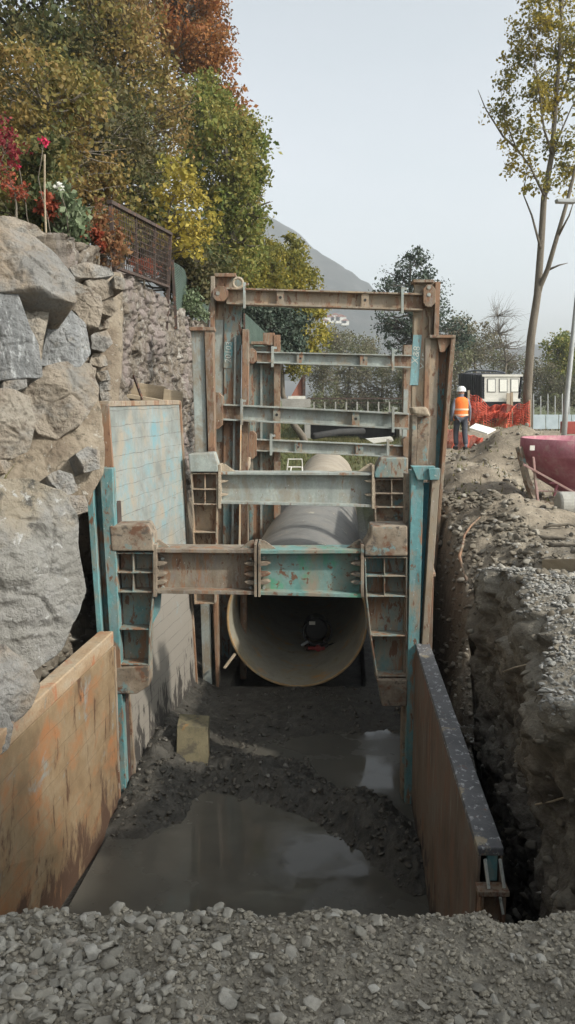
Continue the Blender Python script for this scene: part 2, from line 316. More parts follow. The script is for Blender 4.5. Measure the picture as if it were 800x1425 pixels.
class MB:
    def __init__(s): s.v = []; s.f = []
    def add(s, vs, fs):
        o = len(s.v); s.v += [tuple(v) for v in vs]; s.f += [tuple(i+o for i in f) for f in fs]; return s
    def hexa(s, a, b):   # a, b: two matching rings -> prism
        n = len(a); fs = [tuple(range(n-1, -1, -1)), tuple(range(n, 2*n))]
        fs += [(i, (i+1) % n, n+(i+1) % n, n+i) for i in range(n)]
        return s.add(list(a)+list(b), fs)
    def prism(s, px, Y, dy):        # polygon read off the photo's plane at depth Y, given its own thickness dy
        a = [at(x, y, Y) for x, y in px]
        return s.hexa(a, [(p[0], p[1]+dy, p[2]) for p in a])
    def rect(s, x0, y0, x1, y1, Y, dy): return s.prism([(x0, y0), (x0, y1), (x1, y1), (x1, y0)], Y, dy)
    def quad(s, a, b, c, d, Y, dy): return s.prism([a, b, c, d], Y, dy)
    def box(s, c, h, rz=0, R=None):
        R = R or Matrix.Rotation(rz, 3, 'Z'); c = Vector(c)
        g = lambda x, y, z: tuple(c+R @ Vector((x*h[0], y*h[1], z*h[2])))
        return s.hexa([g(-1, -1, -1), g(1, -1, -1), g(1, 1, -1), g(-1, 1, -1)][::-1], [g(-1, -1, 1), g(1, -1, 1), g(1, 1, 1), g(-1, 1, 1)][::-1])
    def bar(s, a, b, w, h=None, up=(0, 0, 1)):
        a = Vector(a); b = Vector(b); h = h or w; d = (b-a).normalized(); x = d.cross(Vector(up))
        if x.length < 1e-3: x = d.cross(Vector((0, 1, 0)))
        x.normalize(); y = x.cross(d)
        r = lambda p: [p-x*w/2-y*h/2, p+x*w/2-y*h/2, p+x*w/2+y*h/2, p-x*w/2+y*h/2]
        return s.hexa(r(a), r(b))
    def tube(s, pts, rad, n=10, cap=True):
        pts = [Vector(p) for p in pts]
        if not hasattr(rad, '__len__'): rad = [rad]*len(pts)
        o = len(s.v); pu = None
        for i, p in enumerate(pts):
            d = (pts[min(i+1, len(pts)-1)]-pts[max(i-1, 0)])
            d = d.normalized() if d.length > 1e-6 else Vector((0, 0, 1))
            u = pu - d*pu.dot(d) if pu is not None else d.orthogonal()
            u.normalize(); pu = u; w = d.cross(u)
            for k in range(n):
                a = 2*math.pi*k/n; s.v.append(tuple(p+(u*math.cos(a)+w*math.sin(a))*rad[i]))
        for i in range(len(pts)-1):
            for k in range(n):
                k2 = (k+1) % n; s.f.append((o+i*n+k, o+i*n+k2, o+(i+1)*n+k2, o+(i+1)*n+k))
        if cap: s.f.append(tuple(o+k for k in range(n-1, -1, -1))); s.f.append(tuple(o+(len(pts)-1)*n+k for k in range(n)))
        return s
    def lathe(s, c, prof, n=32):
        o = len(s.v)
        for r, z in prof:
            for k in range(n):
                a = 2*math.pi*k/n; s.v.append((c[0]+r*math.cos(a), c[1]+r*math.sin(a), c[2]+z))
        for i in range(len(prof)-1):
            for k in range(n):
                k2 = (k+1) % n; s.f.append((o+i*n+k, o+i*n+k2, o+(i+1)*n+k2, o+(i+1)*n+k))
        return s
    def mesh(s, name, smooth=False, sub=None):
        me = bpy.data.meshes.new(name); me.from_pydata([tuple(v) for v in s.v], [], s.f)
        bm = bmesh.new(); bm.from_mesh(me); bmesh.ops.recalc_face_normals(bm, faces=bm.faces); bm.to_mesh(me); bm.free()
        if smooth:
            for p in me.polygons: p.use_smooth = True
        return me
    def build(s, name, mat, parent=None, bevel=0, smooth=False, base=None, label=None):
        o = link(name, s.mesh(name, smooth), mat, parent, base)
        if bevel:
            b = o.modifiers.new('bevel', 'BEVEL'); b.width = bevel; b.segments = 2; b.limit_method = 'ANGLE'; b.angle_limit = math.radians(40)
        if label: o['label'] = label
        return o
# ------------------------------------------------------------------ world, sun
w = bpy.data.worlds.new('World'); S.world = w; w.use_nodes = True
SUN_EL, SUN_AZ = math.radians(36), math.radians(118)      # azimuth clockwise from +Y (view direction): from the right, a little behind
nt = w.node_tree; bg = nt.nodes['Background']; sky = nt.nodes.new('ShaderNodeTexSky'); sky.sky_type = 'NISHITA'
sky.sun_disc = False; sky.sun_elevation = SUN_EL; sky.sun_rotation = SUN_AZ
sky.air_density = 1.0; sky.dust_density = 4.0; sky.ozone_density = 1.0; sky.altitude = 300
hs = nt.nodes.new('ShaderNodeHueSaturation'); hs.inputs['Saturation'].default_value = .26
nt.links.new(sky.outputs[0], hs.inputs['Color'])
tc = nt.nodes.new('ShaderNodeTexCoord'); mp = nt.nodes.new('ShaderNodeMapping'); mp.inputs['Scale'].default_value = (1, 1, 2.6); nz = nt.nodes.new('ShaderNodeTexNoise')
nz.inputs['Scale'].default_value = 2.2; nz.inputs['Detail'].default_value = 4; nt.links.new(tc.outputs['Generated'], mp.inputs[0]); nt.links.new(mp.outputs[0], nz.inputs['Vector'])
cr = nt.nodes.new('ShaderNodeValToRGB'); cr.color_ramp.elements[0].position = .35; cr.color_ramp.elements[1].position = .65
cr.color_ramp.elements[0].color = (.88, .945, .93, 1); cr.color_ramp.elements[1].color = (.97, .99, .985, 1); nt.links.new(nz.outputs[0], cr.inputs[0])
mu = nt.nodes.new('ShaderNodeMix'); mu.data_type = 'RGBA'; mu.blend_type = 'MULTIPLY'; mu.inputs[0].default_value = 1
nt.links.new(hs.outputs[0], mu.inputs[6]); nt.links.new(cr.outputs[0], mu.inputs[7]); nt.links.new(mu.outputs[2], bg.inputs[0]); bg.inputs[1].default_value = .145
sd = bpy.data.lights.new('sun', 'SUN'); so = bpy.data.objects.new('sun', sd); COL.objects.link(so)
sd.energy = 2.2; sd.angle = math.radians(2.0); sd.color = (1, .94, .84)
sv = Vector((math.sin(SUN_AZ)*math.cos(SUN_EL), math.cos(SUN_AZ)*math.cos(SUN_EL), math.sin(SUN_EL)))
so.rotation_euler = sv.to_track_quat('Z', 'Y').to_euler(); so.location = (20, -20, 30)
# ------------------------------------------------------------------ terrain
WATER = -2.735
def cliff(y):
    p = np.stack([y*0+3.1, y, y*0], 1)
    k = sm(7.6, 8.2, y)
    return (1.66+.08*(y-6)+.10*fbm(p, 1.3, 4, 5))*(1-k)+k*(1.60+.088*(np.minimum(y, 24)-8.85))+sm(30, 37, y)*1.9*(1-sm(43.5, 45, y))
def H(x, y, detail=True):
    x = np.asarray(x, float); y = np.asarray(y, float)
    P = np.stack([x, y, x*0], 1)
    u = x-.065*(y-8.4)
    n1 = fbm(P, .5, 4, 1); n2 = fbm(P, 3, 4, 2); n3 = fbm(P, 12, 3, 3)
    # excavation floor: mud ridges round the puddles
    fl = -2.80+sm(9.3, 11.6, y)*.13
    m1 = np.exp(-((x+1.55)/.38)**2)*sm(7.4, 8.3, y)*.30
    def seg(ax, ay, bx, by, wd, h):
        dx, dy = bx-ax, by-ay; t = np.clip(((x-ax)*dx+(y-ay)*dy)/(dx*dx+dy*dy), 0, 1)
        d2 = (x-ax-t*dx)**2+(y-ay-t*dy)**2; return h*np.exp(-d2/wd**2)
    m2 = seg(-1.3, 9.5, -.2, 9.1, .55, .15)+seg(-.2, 8.9, .7, 8.2, .40, .13)+seg(.75, 8.2, 1.25, 7.1, .34, .19)+seg(-.3, 10.5, .6, 10.9, .5, .06)
    fl = fl+m1+m2+(n2*.07+n3*.045+fbm(P, 26, 3, 23)*.035)*(.2+sm(.02, .12, m1+m2))
    fl = fl-.4*sm(11.85, 12.0, y)*(np.abs(x-.17-.068*(y-12)) < 1.0)*(y < 33)
    fl = fl+sm(13, 34, y)*.0+sm(33, 36, y)*2.05+sm(43, 44.5, y)*.85
    # natural surface on the right
    top = n1*.10*sm(2.6, 5, y)+n2*.04+n3*.015
    top = top+.16*np.exp(-(((x-2.6)/.9)**2+((y-6.3)/1.3)**2))+1.0*np.exp(-(((x-4.9)/1.3)**2+((y-17.5)/1.5)**2))+.5*np.exp(-(((x-8.0)/1.5)**2+((y-19)/1.6)**2))
    top = top+.5*np.exp(-(((x-3.4)/.8)**2+((y-14.8)/1.4)**2))+.28*np.exp(-(((x-3.0)/.6)**2+((y-11.4)/.8)**2))+n2*.06*sm(9, 12, y)+n2*.10*sm(9, 12, y)-.25*np.exp(-(((x-4.6)/1.3)**2+((y-15)/1.4)**2))
    top = top-.12*sm(1.2, 2.0, x)*(1-sm(2.5, 4.0, y))
    far = sm(45, 120, y); top = top*(1-far)+far*(n1*.5)
    c = cliff(y); wd = .16+.25*sm(7.3, 9.2, y)+1.6*sm(20, 30, y)
    heap = np.interp(y, [7.2, 7.9, 8.5, 9.3, 10.8, 12.4, 14], [-2.6, -1.75, -1.05, -.68, -.28, .0, .3])+.95*np.maximum(0, x-1.95)
    hw = worley(P, 3.1, 91); hx = worley(P, 6.5, 92); heap = heap+n1*.12+n2*.10+np.abs(fbm(P, 4.5, 4, 84))*.14+(hw[2]-.5)*.20*sm(0, .2, hw[1]-hw[0])+(hx[2]-.5)*.09-.05
    k_ = .22; top = np.where((y > 7.2) & (y < 14) & (x < cliff(y)+.6+(y-7.2)*2), -k_*np.log(np.exp(-np.clip(top, -4, 4)/k_)+np.exp(-np.clip(heap, -4, 4)/k_)), top)
    c = c+.28*(1-sm(7.0, 7.9, y))*(y > 2.2)
    r = sm(0, 1, (x-c)/wd); r = np.where(y > 8, .5*r+.5*np.clip((x-c)/wd, 0, 1), r)
    gap = -2.95+n2*.06
    inner = np.where(u > 1.42, gap+sm(33, 36, y)*2.2+sm(43, 44.5, y)*.85, fl)
    z = inner*(1-r)+top*r
    # left bank behind the panels, steep, carrying the rock wall and the hillside
    s0 = -2.02+.065*(y-8.4)*0
    lx = -(x+2.02)
    bankt = 3.15+np.maximum(0, -x-3.3)*.62+n1*.5*sm(3.5, 8, -x)
    bankt = np.minimum(bankt, 60+n1*6)
    bank = np.where(lx < .22, -2.8+sm(0, .22, lx)*1.5, np.where(lx < .62, -1.3+(lx-.22)/.40*2.2, .9+sm(.62, 1.15, lx)*2.25))
    bank = np.where(lx > 1.15, bankt, bank)+n2*.05
    lowl = 1-sm(20, 31, y)*sm(-9, -3.2, x)             # beyond the wall the bank on this side dies out
    bank = bank*lowl+(1-lowl)*(0.15+n1*.15+n2*.04)
    lf = (lx > 0)
    z = np.where(lf, np.where(y > 31, np.maximum(bank, z), bank), z)
    hill_far = sm(34, 60, y)
    z = np.where((x < -2.02), z*(1-hill_far)+hill_far*(np.maximum(0, -x-4-.05*(y-34))*.62+n1*.3), z)
    z = np.minimum(z, 70)
    # beyond the trench
    # the camera's rim
    rim = 2.36+.08*n2
    rf = 1-np.clip((y-rim)/2.4, 0, 1)
    fg = n2*.04+n3*.02+fbm(P, 30, 3, 13)*.014+fbm(P, 7, 3, 63)*.03+fbm(P, 70, 2, 64)*.009+.02*np.sin(y*9+n1*2)*sm(.2, 1.5, x+.8)-.08*sm(.8, 1.4, x)
    inside = (x > -2.02) & (x < c+.3)
    z = np.where(inside & (y < 6), np.maximum(z, (fg+0.0)*rf+(-2.95)*(1-rf)), z)
    z = np.where((y < rim) & (x >= -2.02), fg, z)
    return z
def axis(segs):
    a = []
    for s0, s1, d in segs: a += list(np.arange(s0, s1, d))
    a.append(segs[-1][1]); return np.array(a)
xs = axis([(-600, -100, 50), (-100, -30, 7), (-30, -8, 1.4), (-8, -3.4, .25), (-3.4, -1.2, .045), (-1.2, 1.5, .022), (1.5, 3.6, .045), (3.6, 9, .14), (9, 30, 1.5), (30, 100, 7), (100, 600, 50)])
ys = axis([(-40, 0, 4), (0, 1.2, .2), (1.2, 2.9, .014), (2.9, 12, .045), (12, 18, .09), (18, 40, .25), (40, 80, 1.5), (80, 200, 10), (200, 950, 50)])
GX, GY = np.meshgrid(xs, ys); gx, gy = GX.ravel(), GY.ravel()
gz = H(gx, gy)
# horizontal raggedness on steep faces
P3 = np.stack([gx, gy, gz], 1)
steep = np.exp(-((gx-cliff(gy)-.1)/.35)**2)*(gy > 2.2)*(gy < 8)
d1, d2, cid = worley(P3, 3.2, 4)
dxn = (fbm(P3, 2.2, 5, 31)*.34+(cid-.5)*.20+sm(0, .12, d2-d1)*.06)*steep
hh = sm(-2.9, -1, gz)*(1-sm(1.5, 3, gz)*0)
gx2 = gx+dxn*hh; gy2 = gy+fbm(P3, 2.6, 4, 41)*.10*steep*hh
ny, nx = len(ys), len(xs)
idx = np.arange(nx*ny).reshape(ny, nx)
FQ = np.stack([idx[:-1, :-1].ravel(), idx[:-1, 1:].ravel(), idx[1:, 1:].ravel(), idx[1:, :-1].ravel()], 1)
g = link('ground', mesh_np('ground', np.stack([gx2, gy2, gz], 1), FQ, True), 'earth', base=(0, 0, 0)); props(g, kind='structure')
def Hs(x, y): return float(H(np.array([x]), np.array([y]))[0])
def cut_bank():
    yv = np.arange(2.2, 8.0, .028); tv = np.linspace(0, 1, 150); Yg, Tg = np.meshgrid(yv, tv)
    y = Yg.ravel(); t = Tg.ravel(); c = cliff(y); tp = H(c+.75, y)
    zf = -3.05+(tp+3.05+.02)*np.clip(t/.82, 0, 1); over = np.clip((t-.82)/.18, 0, 1)
    P = np.stack([c, y, zf], 1)
    x = c+.05-.07*np.exp(-((zf-tp+.35)/.3)**2)+.30*sm(-.15, 0, zf-tp)*0+over*.72
    w1, w2, ci = worley(P*np.array([1, 1, 1.4]), 4.2, 4); v1, v2, cj = worley(P, 1.7, 14)
    d = fbm(P, 1.4, 5, 31)*.26+(ci-.5)*.11*sm(0, .15, w2-w1)+(cj-.5)*.16-np.abs(fbm(P, 5, 5, 35))*.14+fbm(P, 22, 3, 36)*.022
    f = 1-over; x = x-d*f+.05*f*0; z = zf+(fbm(P, 3, 5, 37)*.06+fbm(P, 14, 3, 38)*.03)*np.where(zf > -2.8, 1, 0)-over*over*.09+.05*over*(1-over)
    x = x+.22*sm(7.6, 8.6, y)*0
    z = z-(sm(7.2, 8.0, y))*.55
    V_ = np.stack([x, y+fbm(P, 3, 4, 39)*.05*f, z], 1); a = np.arange(len(y)).reshape(Yg.shape)
    return V_, np.stack([a[:-1, :-1].ravel(), a[:-1, 1:].ravel(), a[1:, 1:].ravel(), a[1:, :-1].ravel()], 1), t
CB_V, CB_F, CB_T = cut_bank()
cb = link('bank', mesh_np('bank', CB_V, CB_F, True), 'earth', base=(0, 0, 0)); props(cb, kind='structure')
# puddle water
wv = [(-2.0, 5.0, WATER), (1.32, 5.0, WATER), (1.55, 10.9, WATER), (-1.55, 10.9, WATER)]
wt = link('puddle_water', mesh_np('puddle_water', wv, np.array([[0, 1, 2, 3]])), 'water', base=(0, 8, WATER)); props(wt, kind='structure')
# far mountain
def ridge(px):
    return np.interp(px, [-400, 0, 200, 330, 375, 410, 460, 500, 560, 620, 700, 900, 1300], [120, 180, 240, 290, 312, 334, 364, 394, 432, 466, 490, 500, 470])
mx = np.linspace(-520, 620, 140); my = np.linspace(560, 880, 40); MX, MY = np.meshgrid(mx, my)
hz = np.minimum(190, (553-ridge(400+MX/840*F))/F*840); prof = np.clip((MY-540)/300, 0, 1)**.9
MP = np.stack([MX.ravel(), MY.ravel(), MX.ravel()*0], 1)
mz = (hz*prof).ravel()+fbm(MP, .015, 6, 9)*22*prof.ravel()+fbm(MP, .15, 3, 19)*4*prof.ravel()-2
ii = np.arange(140*40).reshape(40, 140)
M['mount'] = surf('wooded_slope', [(.02, .028, .025), (.035, .042, .038), (.05, .052, .045)], .05, .95, [((.07, .07, .065), .03, .6, .7)], .5, .3, .8)
mo = link('mountain', mesh_np('mountain', np.stack([MX.ravel(), MY.ravel(), mz], 1), np.stack([ii[:-1, :-1].ravel(), ii[:-1, 1:].ravel(), ii[1:, 1:].ravel(), ii[1:, :-1].ravel()], 1), True), 'mount', base=(0, 700, 0)); props(mo, kind='structure')
# ------------------------------------------------------------------ stones
def ico(sub):
    bm = bmesh.new(); bmesh.ops.create_icosphere(bm, subdivisions=sub, radius=1)
    v = np.array([x.co[:] for x in bm.verts]); f = np.array([[q.index for q in p.verts] for p in bm.faces]); bm.free(); return v, f
ICO1, ICO2, ICO3 = ico(1), ico(2), ico(3)
def scatter(pts, sizes, sub, seed, flat=.65, jag=.32):
    rg = np.random.default_rng(seed); v, f = sub; n = len(pts); m = len(v)
    lib = []
    for k in range(24):
        q = v*(1+(jag if m < 20 else .12)*rg.uniform(-1, 1, (m, 1)))
        for _ in range(9):   # planar facets
            d = rg.normal(size=3); d /= np.linalg.norm(d); h = rg.uniform(.35, .75); s = q@d; q = q-np.maximum(0, s-h)[:, None]*d
        lib.append(q)
    lib = np.array(lib)[rg.integers(0, 24, n)]
    sc = sizes[:, None]*np.stack([rg.uniform(.8, 1.4, n), rg.uniform(.7, 1.1, n), rg.uniform(flat*.7, flat*1.2, n)], 1)
    lib = lib*sc[:, None, :]
    a = rg.uniform(0, 6.28, n); b = rg.normal(0, .35, n); ca, sa, cb, sb = np.cos(a), np.sin(a), np.cos(b), np.sin(b)
    x, y, z = lib[..., 0], lib[..., 1], lib[..., 2]
    y, z = y*cb[:, None]-z*sb[:, None], y*sb[:, None]+z*cb[:, None]
    x, y = x*ca[:, None]-y*sa[:, None], x*sa[:, None]+y*ca[:, None]
    V_ = np.stack([x, y, z], -1)+pts[:, None, :]
    F_ = f[None]+(np.arange(n)*m)[:, None, None]
    return V_.reshape(-1, 3), F_.reshape(-1, 3)
def stones(name, x0, x1, y0, y1, n, smin, smax, mat, label, cat, seed, dens=None, sink=.2, layers=None, cond=None, power=3.0):
    rg = np.random.default_rng(seed)
    x = rg.uniform(x0, x1, n); y = rg.uniform(y0, y1, n)
    if dens is not None: k = rg.uniform(0, 1, n) < dens(x, y); x, y = x[k], y[k]
    z = H(x, y)
    if cond is not None: k = cond(x, y, z); x, y, z = x[k], y[k], z[k]
    s = smin+(smax-smin)*rg.uniform(0, 1, len(x))**power
    P = np.stack([x, y, z+s*sink], 1)
    big = s > smin+(smax-smin)*.35
    v1, f1 = scatter(P[~big], s[~big], ICO1, seed+1, jag=.4); v2, f2 = scatter(P[big], s[big], ICO3 if seed in (3, 5) else ICO2, seed+2)
    return props(link(name, mesh_np(name, np.concatenate([v1, v2]), np.concatenate([f1, f2+len(v1)])), mat, base=(0, 0, 0)), label, cat, kind='stuff')
stones('gravel', -1.5, 1.9, 1.3, 3.0, 60000, .0035, .030, 'gravel', 'loose grey gravel along the near edge of the pit', 'gravel', 3,
       dens=lambda x, y: np.clip(.12+.7*sm(.0, -.8, x)+.12*sm(2.2, 2.5, y)+.5*fbm(np.stack([x, y, x*0], 1), 2, 3, 8), .10, 1), power=7.5)
stones('soil_crumbs', -1.4, 1.8, 1.3, 2.9, 70000, .002, .013, 'crumbs', 'fine soil crumbs and grit on the near edge', 'soil', 9, power=3)
stones('gravel', 1.3, 4.2, 3.6, 9.5, 45000, .005, .03, 'gravel_pale', 'fine pale gravel on top of the right bank', 'gravel', 5,
       cond=lambda x, y, z: (z > -.3) & (x > cliff(y)+.05), power=8, dens=lambda x, y: np.clip(1-(y-7)/3, .15, 1))
stones('stones', 1.2, 7.5, 8.0, 24, 11000, .010, .08, 'soilstones', 'scattered stones in the earth of the far right bank', 'stones', 6, cond=lambda x, y, z: (z > -2.3), power=7)
stones('rubble', 1.5, 3.0, 7.2, 12.8, 9000, .006, .07, 'heapstones', 'loose rubble on the earth heap behind the right post', 'rubble', 10, cond=lambda x, y, z: (z > -2.7) & ((y > 7.9) | (x < 2.1)), power=9)
stones('mud_clods', -1.75, 1.5, 6.6, 11.8, 13000, .005, .045, 'clods', 'wet dark mud clods round the puddles on the trench floor', 'mud', 7,
       cond=lambda x, y, z: (z > WATER-.01) & (x < 1.38+.065*(y-8.4)), power=6, dens=lambda x, y: .25+.75*sm(10.8, 9.4, y))
stones('rubble', -2.62, -2.02, 4.5, 16, 2500, .02, .11, 'soilstones', 'dirt and small stones in gaps of the rock wall', 'rubble', 8, power=3)
_rg = np.random.default_rng(51); _k = _rg.integers(0, len(CB_V), 5200); _k = _k[(CB_V[_k, 2] > -2.9)]
_s = .007+.055*_rg.uniform(0, 1, len(_k))**7; _v, _f = scatter(CB_V[_k]+_s[:, None]*.2, _s, ICO2, 52, flat=.8)
_k = _rg.integers(0, len(CB_V), 110000); _k = _k[(CB_T[_k] > .80) & (CB_V[_k, 1] < 8.0)]
_s = .005+.026*_rg.uniform(0, 1, len(_k))**6; _v2, _f2 = scatter(CB_V[_k]+_s[:, None]*.2+_rg.uniform(-.012, .012, (len(_k), 3)), _s, ICO2, 53)
props(link('gravel', mesh_np('gravel', _v2, _f2), 'gravel_pale', base=(0, 0, 0)), 'pale fine gravel along the lip of the right bank', 'gravel', kind='stuff')
props(link('bank_stones', mesh_np('bank_stones', _v, _f), 'heapstones', base=(0, 0, 0)), 'stones bedded in the cut face of the right bank', 'stones', kind='stuff')
# ------------------------------------------------------------------ rock wall
def boulder(px, yc, nrm, thick, dome, mat, label, name='boulder', seed=0, group='boulders stacked in the rock wall on the left', rings=30, nseg=120, facets=9):
    rg = np.random.default_rng(seed+100)
    n = Vector(nrm).normalized(); pts = np.array(px, float)
    cpx = pts.mean(0); c = Vector(at(cpx[0], cpx[1], yc)); eye = Vector((0, 0, CAMZ))
    # plane through c with normal n, read the outline on it
    P = []
    for x, y in px:
        r = Vector(ray(x, y)); t = (c-eye).dot(n)/r.dot(n); P.append(eye+r*t)
    P = [p for p in P]
    # resample outline
    L_ = [(P[(i+1) % len(P)]-P[i]).length for i in range(len(P))]; tot = sum(L_); out = []
    for k in range(nseg):
        d = tot*k/nseg; i = 0
        while d > L_[i]: d -= L_[i]; i += 1
        out.append(P[i].lerp(P[(i+1) % len(P)], d/L_[i]))
    O = np.array([p[:] for p in out]); O = (np.roll(O, 1, 0)+O*4+np.roll(O, -1, 0))/6
    C = O.mean(0); N = np.array(n[:]); sz_ = np.linalg.norm(O-C, axis=1).mean()
    O = C+(O-C)*(1.05+.07*fbm(O, 2.2/sz_, 4, seed+60))[:, None]
    Vt = []; size = np.linalg.norm(O-C, axis=1).mean()
    fr = []
    for k in range(facets):
        d = rg.normal(size=3); d -= d@N*N; d /= np.linalg.norm(d); fr.append((d, rg.uniform(.25, .9), rg.uniform(.15, .9)))
    def prot(q, r):
        h = dome*(1-r**26)**.6
        pl = np.full(len(q), 9.0)
        for d, sl, off in fr: pl = np.minimum(pl, dome*(1+.15)-1.15*sl*((q-C)@d)*dome/size*1.6+(off-.5)*dome*.5)
        return np.minimum(h, np.maximum(pl, dome*.12*(1-r**8)))
    # front rings then back rings
    lev = [1.0, .985, .95, .9]+list(np.linspace(.82, .06, rings-4))
    for r in lev:
        q = C+(O-C)*r; h = prot(q, r)
        w1, w2, _ = worley(q, 2.2/size*.6, seed)
        crack = np.minimum(0, sm(0, .10, w2-w1)-1)*.14*dome
        strat = np.abs(fbm(q*np.array([1, 1, 2.6]), 2.4/size, 5, seed+7))
        q = q+N*(h+(fbm(q, 1.3/size, 5, seed)*.28*dome-strat*.34*dome+crack+fbm(q, 14, 4, seed+4)*.012)*(1-r**10))[:, None]
        Vt.append(q)
    cen = C+N*(prot(np.array([C]), 0)[0])
    back = [C+(O-C)*(1.0-.04*k)-N*thick*k/3+N*0 for k in (1, 2, 3)]
    for b in back: b += fbm(b, 3, 3, seed+2)[:, None]*.05
    rows = back[::-1]+Vt
    V_ = np.concatenate(rows+[cen[None], (C-N*thick)[None]]); R_ = len(rows); F4 = []; a = np.arange(nseg); b = (a+1) % nseg
    for k in range(R_-1): F4.append(np.stack([k*nseg+a, k*nseg+b, (k+1)*nseg+b, (k+1)*nseg+a], 1))
    F3 = np.concatenate([np.stack([(R_-1)*nseg+a, (R_-1)*nseg+b, np.full(nseg, R_*nseg)], 1), np.stack([b, a, np.full(nseg, R_*nseg+1)], 1)])
    me = mesh_np(name, V_, [np.concatenate(F4), F3], True)
    return props(link(name, me, mat), label, 'boulder', group)
NR = (.62, -.72, .30)
boulder([(-30, 318), (12, 320), (45, 330), (75, 355), (100, 385), (104, 420), (60, 412), (20, 405), (-30, 402)], 7.9, (.5, -.75, .5), .7, .16, 'rock_grey', 'broad grey brown boulder topmost in the wall, under the flat slab', seed=1)
boulder([(-25, 306), (20, 303), (48, 313), (62, 326), (40, 330), (12, 322), (-25, 322)], 8.3, (.3, -.8, .5), .5, .05, 'rock_brown', 'thin flat brown slab lying on top of the boulder wall', name='stone_slab', seed=2, group=None)
boulder([(-30, 408), (22, 408), (34, 440), (52, 480), (57, 522), (20, 528), (-30, 528)], 7.6, (.45, -.85, .2), .6, .10, 'rock_blue', 'bluish grey boulder with pale vertical streaks at the left edge', seed=3)
boulder([(24, 410), (60, 405), (68, 430), (60, 470), (56, 508), (44, 470), (30, 435)], 8.0, (.45, -.85, .2), .6, .08, 'rock_brown', 'narrow brownish boulder wedged beside the streaked blue one', seed=4)
boulder([(60, 412), (90, 425), (118, 452), (124, 492), (110, 508), (80, 512), (58, 506), (62, 460)], 8.4, (.5, -.8, .25), .6, .10, 'rock_blue', 'pale blue grey boulder with a slanting top, middle of the wall', seed=5)
boulder([(88, 388), (112, 395), (138, 415), (140, 430), (136, 458), (115, 455), (98, 430)], 9.0, (.5, -.8, .3), .5, .10, 'rock_brown', 'light cream brown angular boulder at the wall shoulder', seed=6)
boulder([(32, 545), (60, 515), (100, 503), (125, 508), (134, 540), (130, 560), (105, 595), (80, 608), (55, 600), (42, 570)], 8.2, NR, .8, .16, 'rock_brown', 'large rounded brown boulder above the dirt slope', seed=7)
boulder([(-30, 540), (10, 543), (38, 552), (48, 585), (38, 625), (15, 636), (-30, 638)], 7.2, NR, .6, .14, 'rock_brown', 'brown round boulder at the left edge beneath a wedge stone', seed=8)
boulder([(6, 531), (36, 528), (38, 538), (22, 544), (5, 542)], 7.4, NR, .4, .03, 'rock_grey', 'small flat wedge stone between two boulders at left', name='stone', seed=9, group=None)
boulder([(-60, 690), (0, 668), (45, 672), (88, 690), (104, 730), (108, 775), (116, 820), (108, 852), (80, 900), (46, 934), (20, 915), (-10, 890), (-60, 880)], 6.9, (.60, -.75, .22), 1.0, .20, 'rock_big', 'huge pale grey boulder low in the wall beside the ochre panel', seed=10, rings=44, nseg=170, facets=11)
boulder([(-50, 905), (5, 898), (35, 925), (52, 955), (40, 985), (10, 1010), (-50, 1040)], 5.9, (.6, -.7, .3), .7, .10, 'rock_grey', 'dark grey boulder under the huge one, at the left edge', seed=11)
boulder([(66, 662), (82, 655), (100, 660), (108, 682), (92, 690), (78, 680)], 7.7, NR, .3, .05, 'rock_grey', 'small whitish stone in dirt above the huge boulder', name='stone', seed=12, group=None)
boulder([(106, 632), (122, 622), (138, 628), (138, 652), (116, 658)], 7.9, NR, .3, .05, 'rock_grey', 'small bluish stone touching the pale blue panel edge', name='stone', seed=13, group=None)
boulder([(-10, 640), (8, 640), (14, 648), (8, 658), (-10, 660)], 7.0, NR, .3, .03, 'rock_grey', 'pebble sized grey stone at left edge under the round boulder', name='stone', seed=14, group=None)
boulder([(92, 690), (118, 690), (122, 712), (104, 716)], 7.7, NR, .3, .04, 'rock_grey', 'dark stone in the shaded crevice beside the teal post', name='stone', seed=15, group=None)
boulder([(-60, 1010), (0, 985), (18, 1010), (10, 1040), (-60, 1100)], 5.6, (.6, -.7, .3), .7, .10, 'rock_grey', 'dark rock just above the ochre panel at left edge', seed=16)
def fill(px, yc, nrm, dome, seed):
    o = boulder(px, yc, nrm, .5, dome, 'dirt', 'x', name='earth_fill', seed=seed, rings=40, nseg=150, facets=2)
    for k in ('label', 'category', 'group'):
        if k in o: del o[k]
    o['kind'] = 'structure'
M['dirt'] = surf('dusty_dirt', [(.17, .135, .10), (.24, .2, .15), (.28, .24, .185)], 2.5, .97, [((.12, .10, .075), 8, .56, .62), ((.33, .31, .27), 16, .60, .66)], .9, 22, .03)
fill([(20, 585), (60, 590), (135, 548), (142, 600), (140, 660), (118, 705), (70, 700), (0, 690), (-20, 640)], 8.05, (.35, -.8, .5), .10, 71)
fill([(-30, 335), (60, 345), (110, 380), (165, 385), (168, 470), (160, 570), (100, 600), (30, 640), (-30, 660)], 9.6, (.5, -.8, .3), .06, 72)
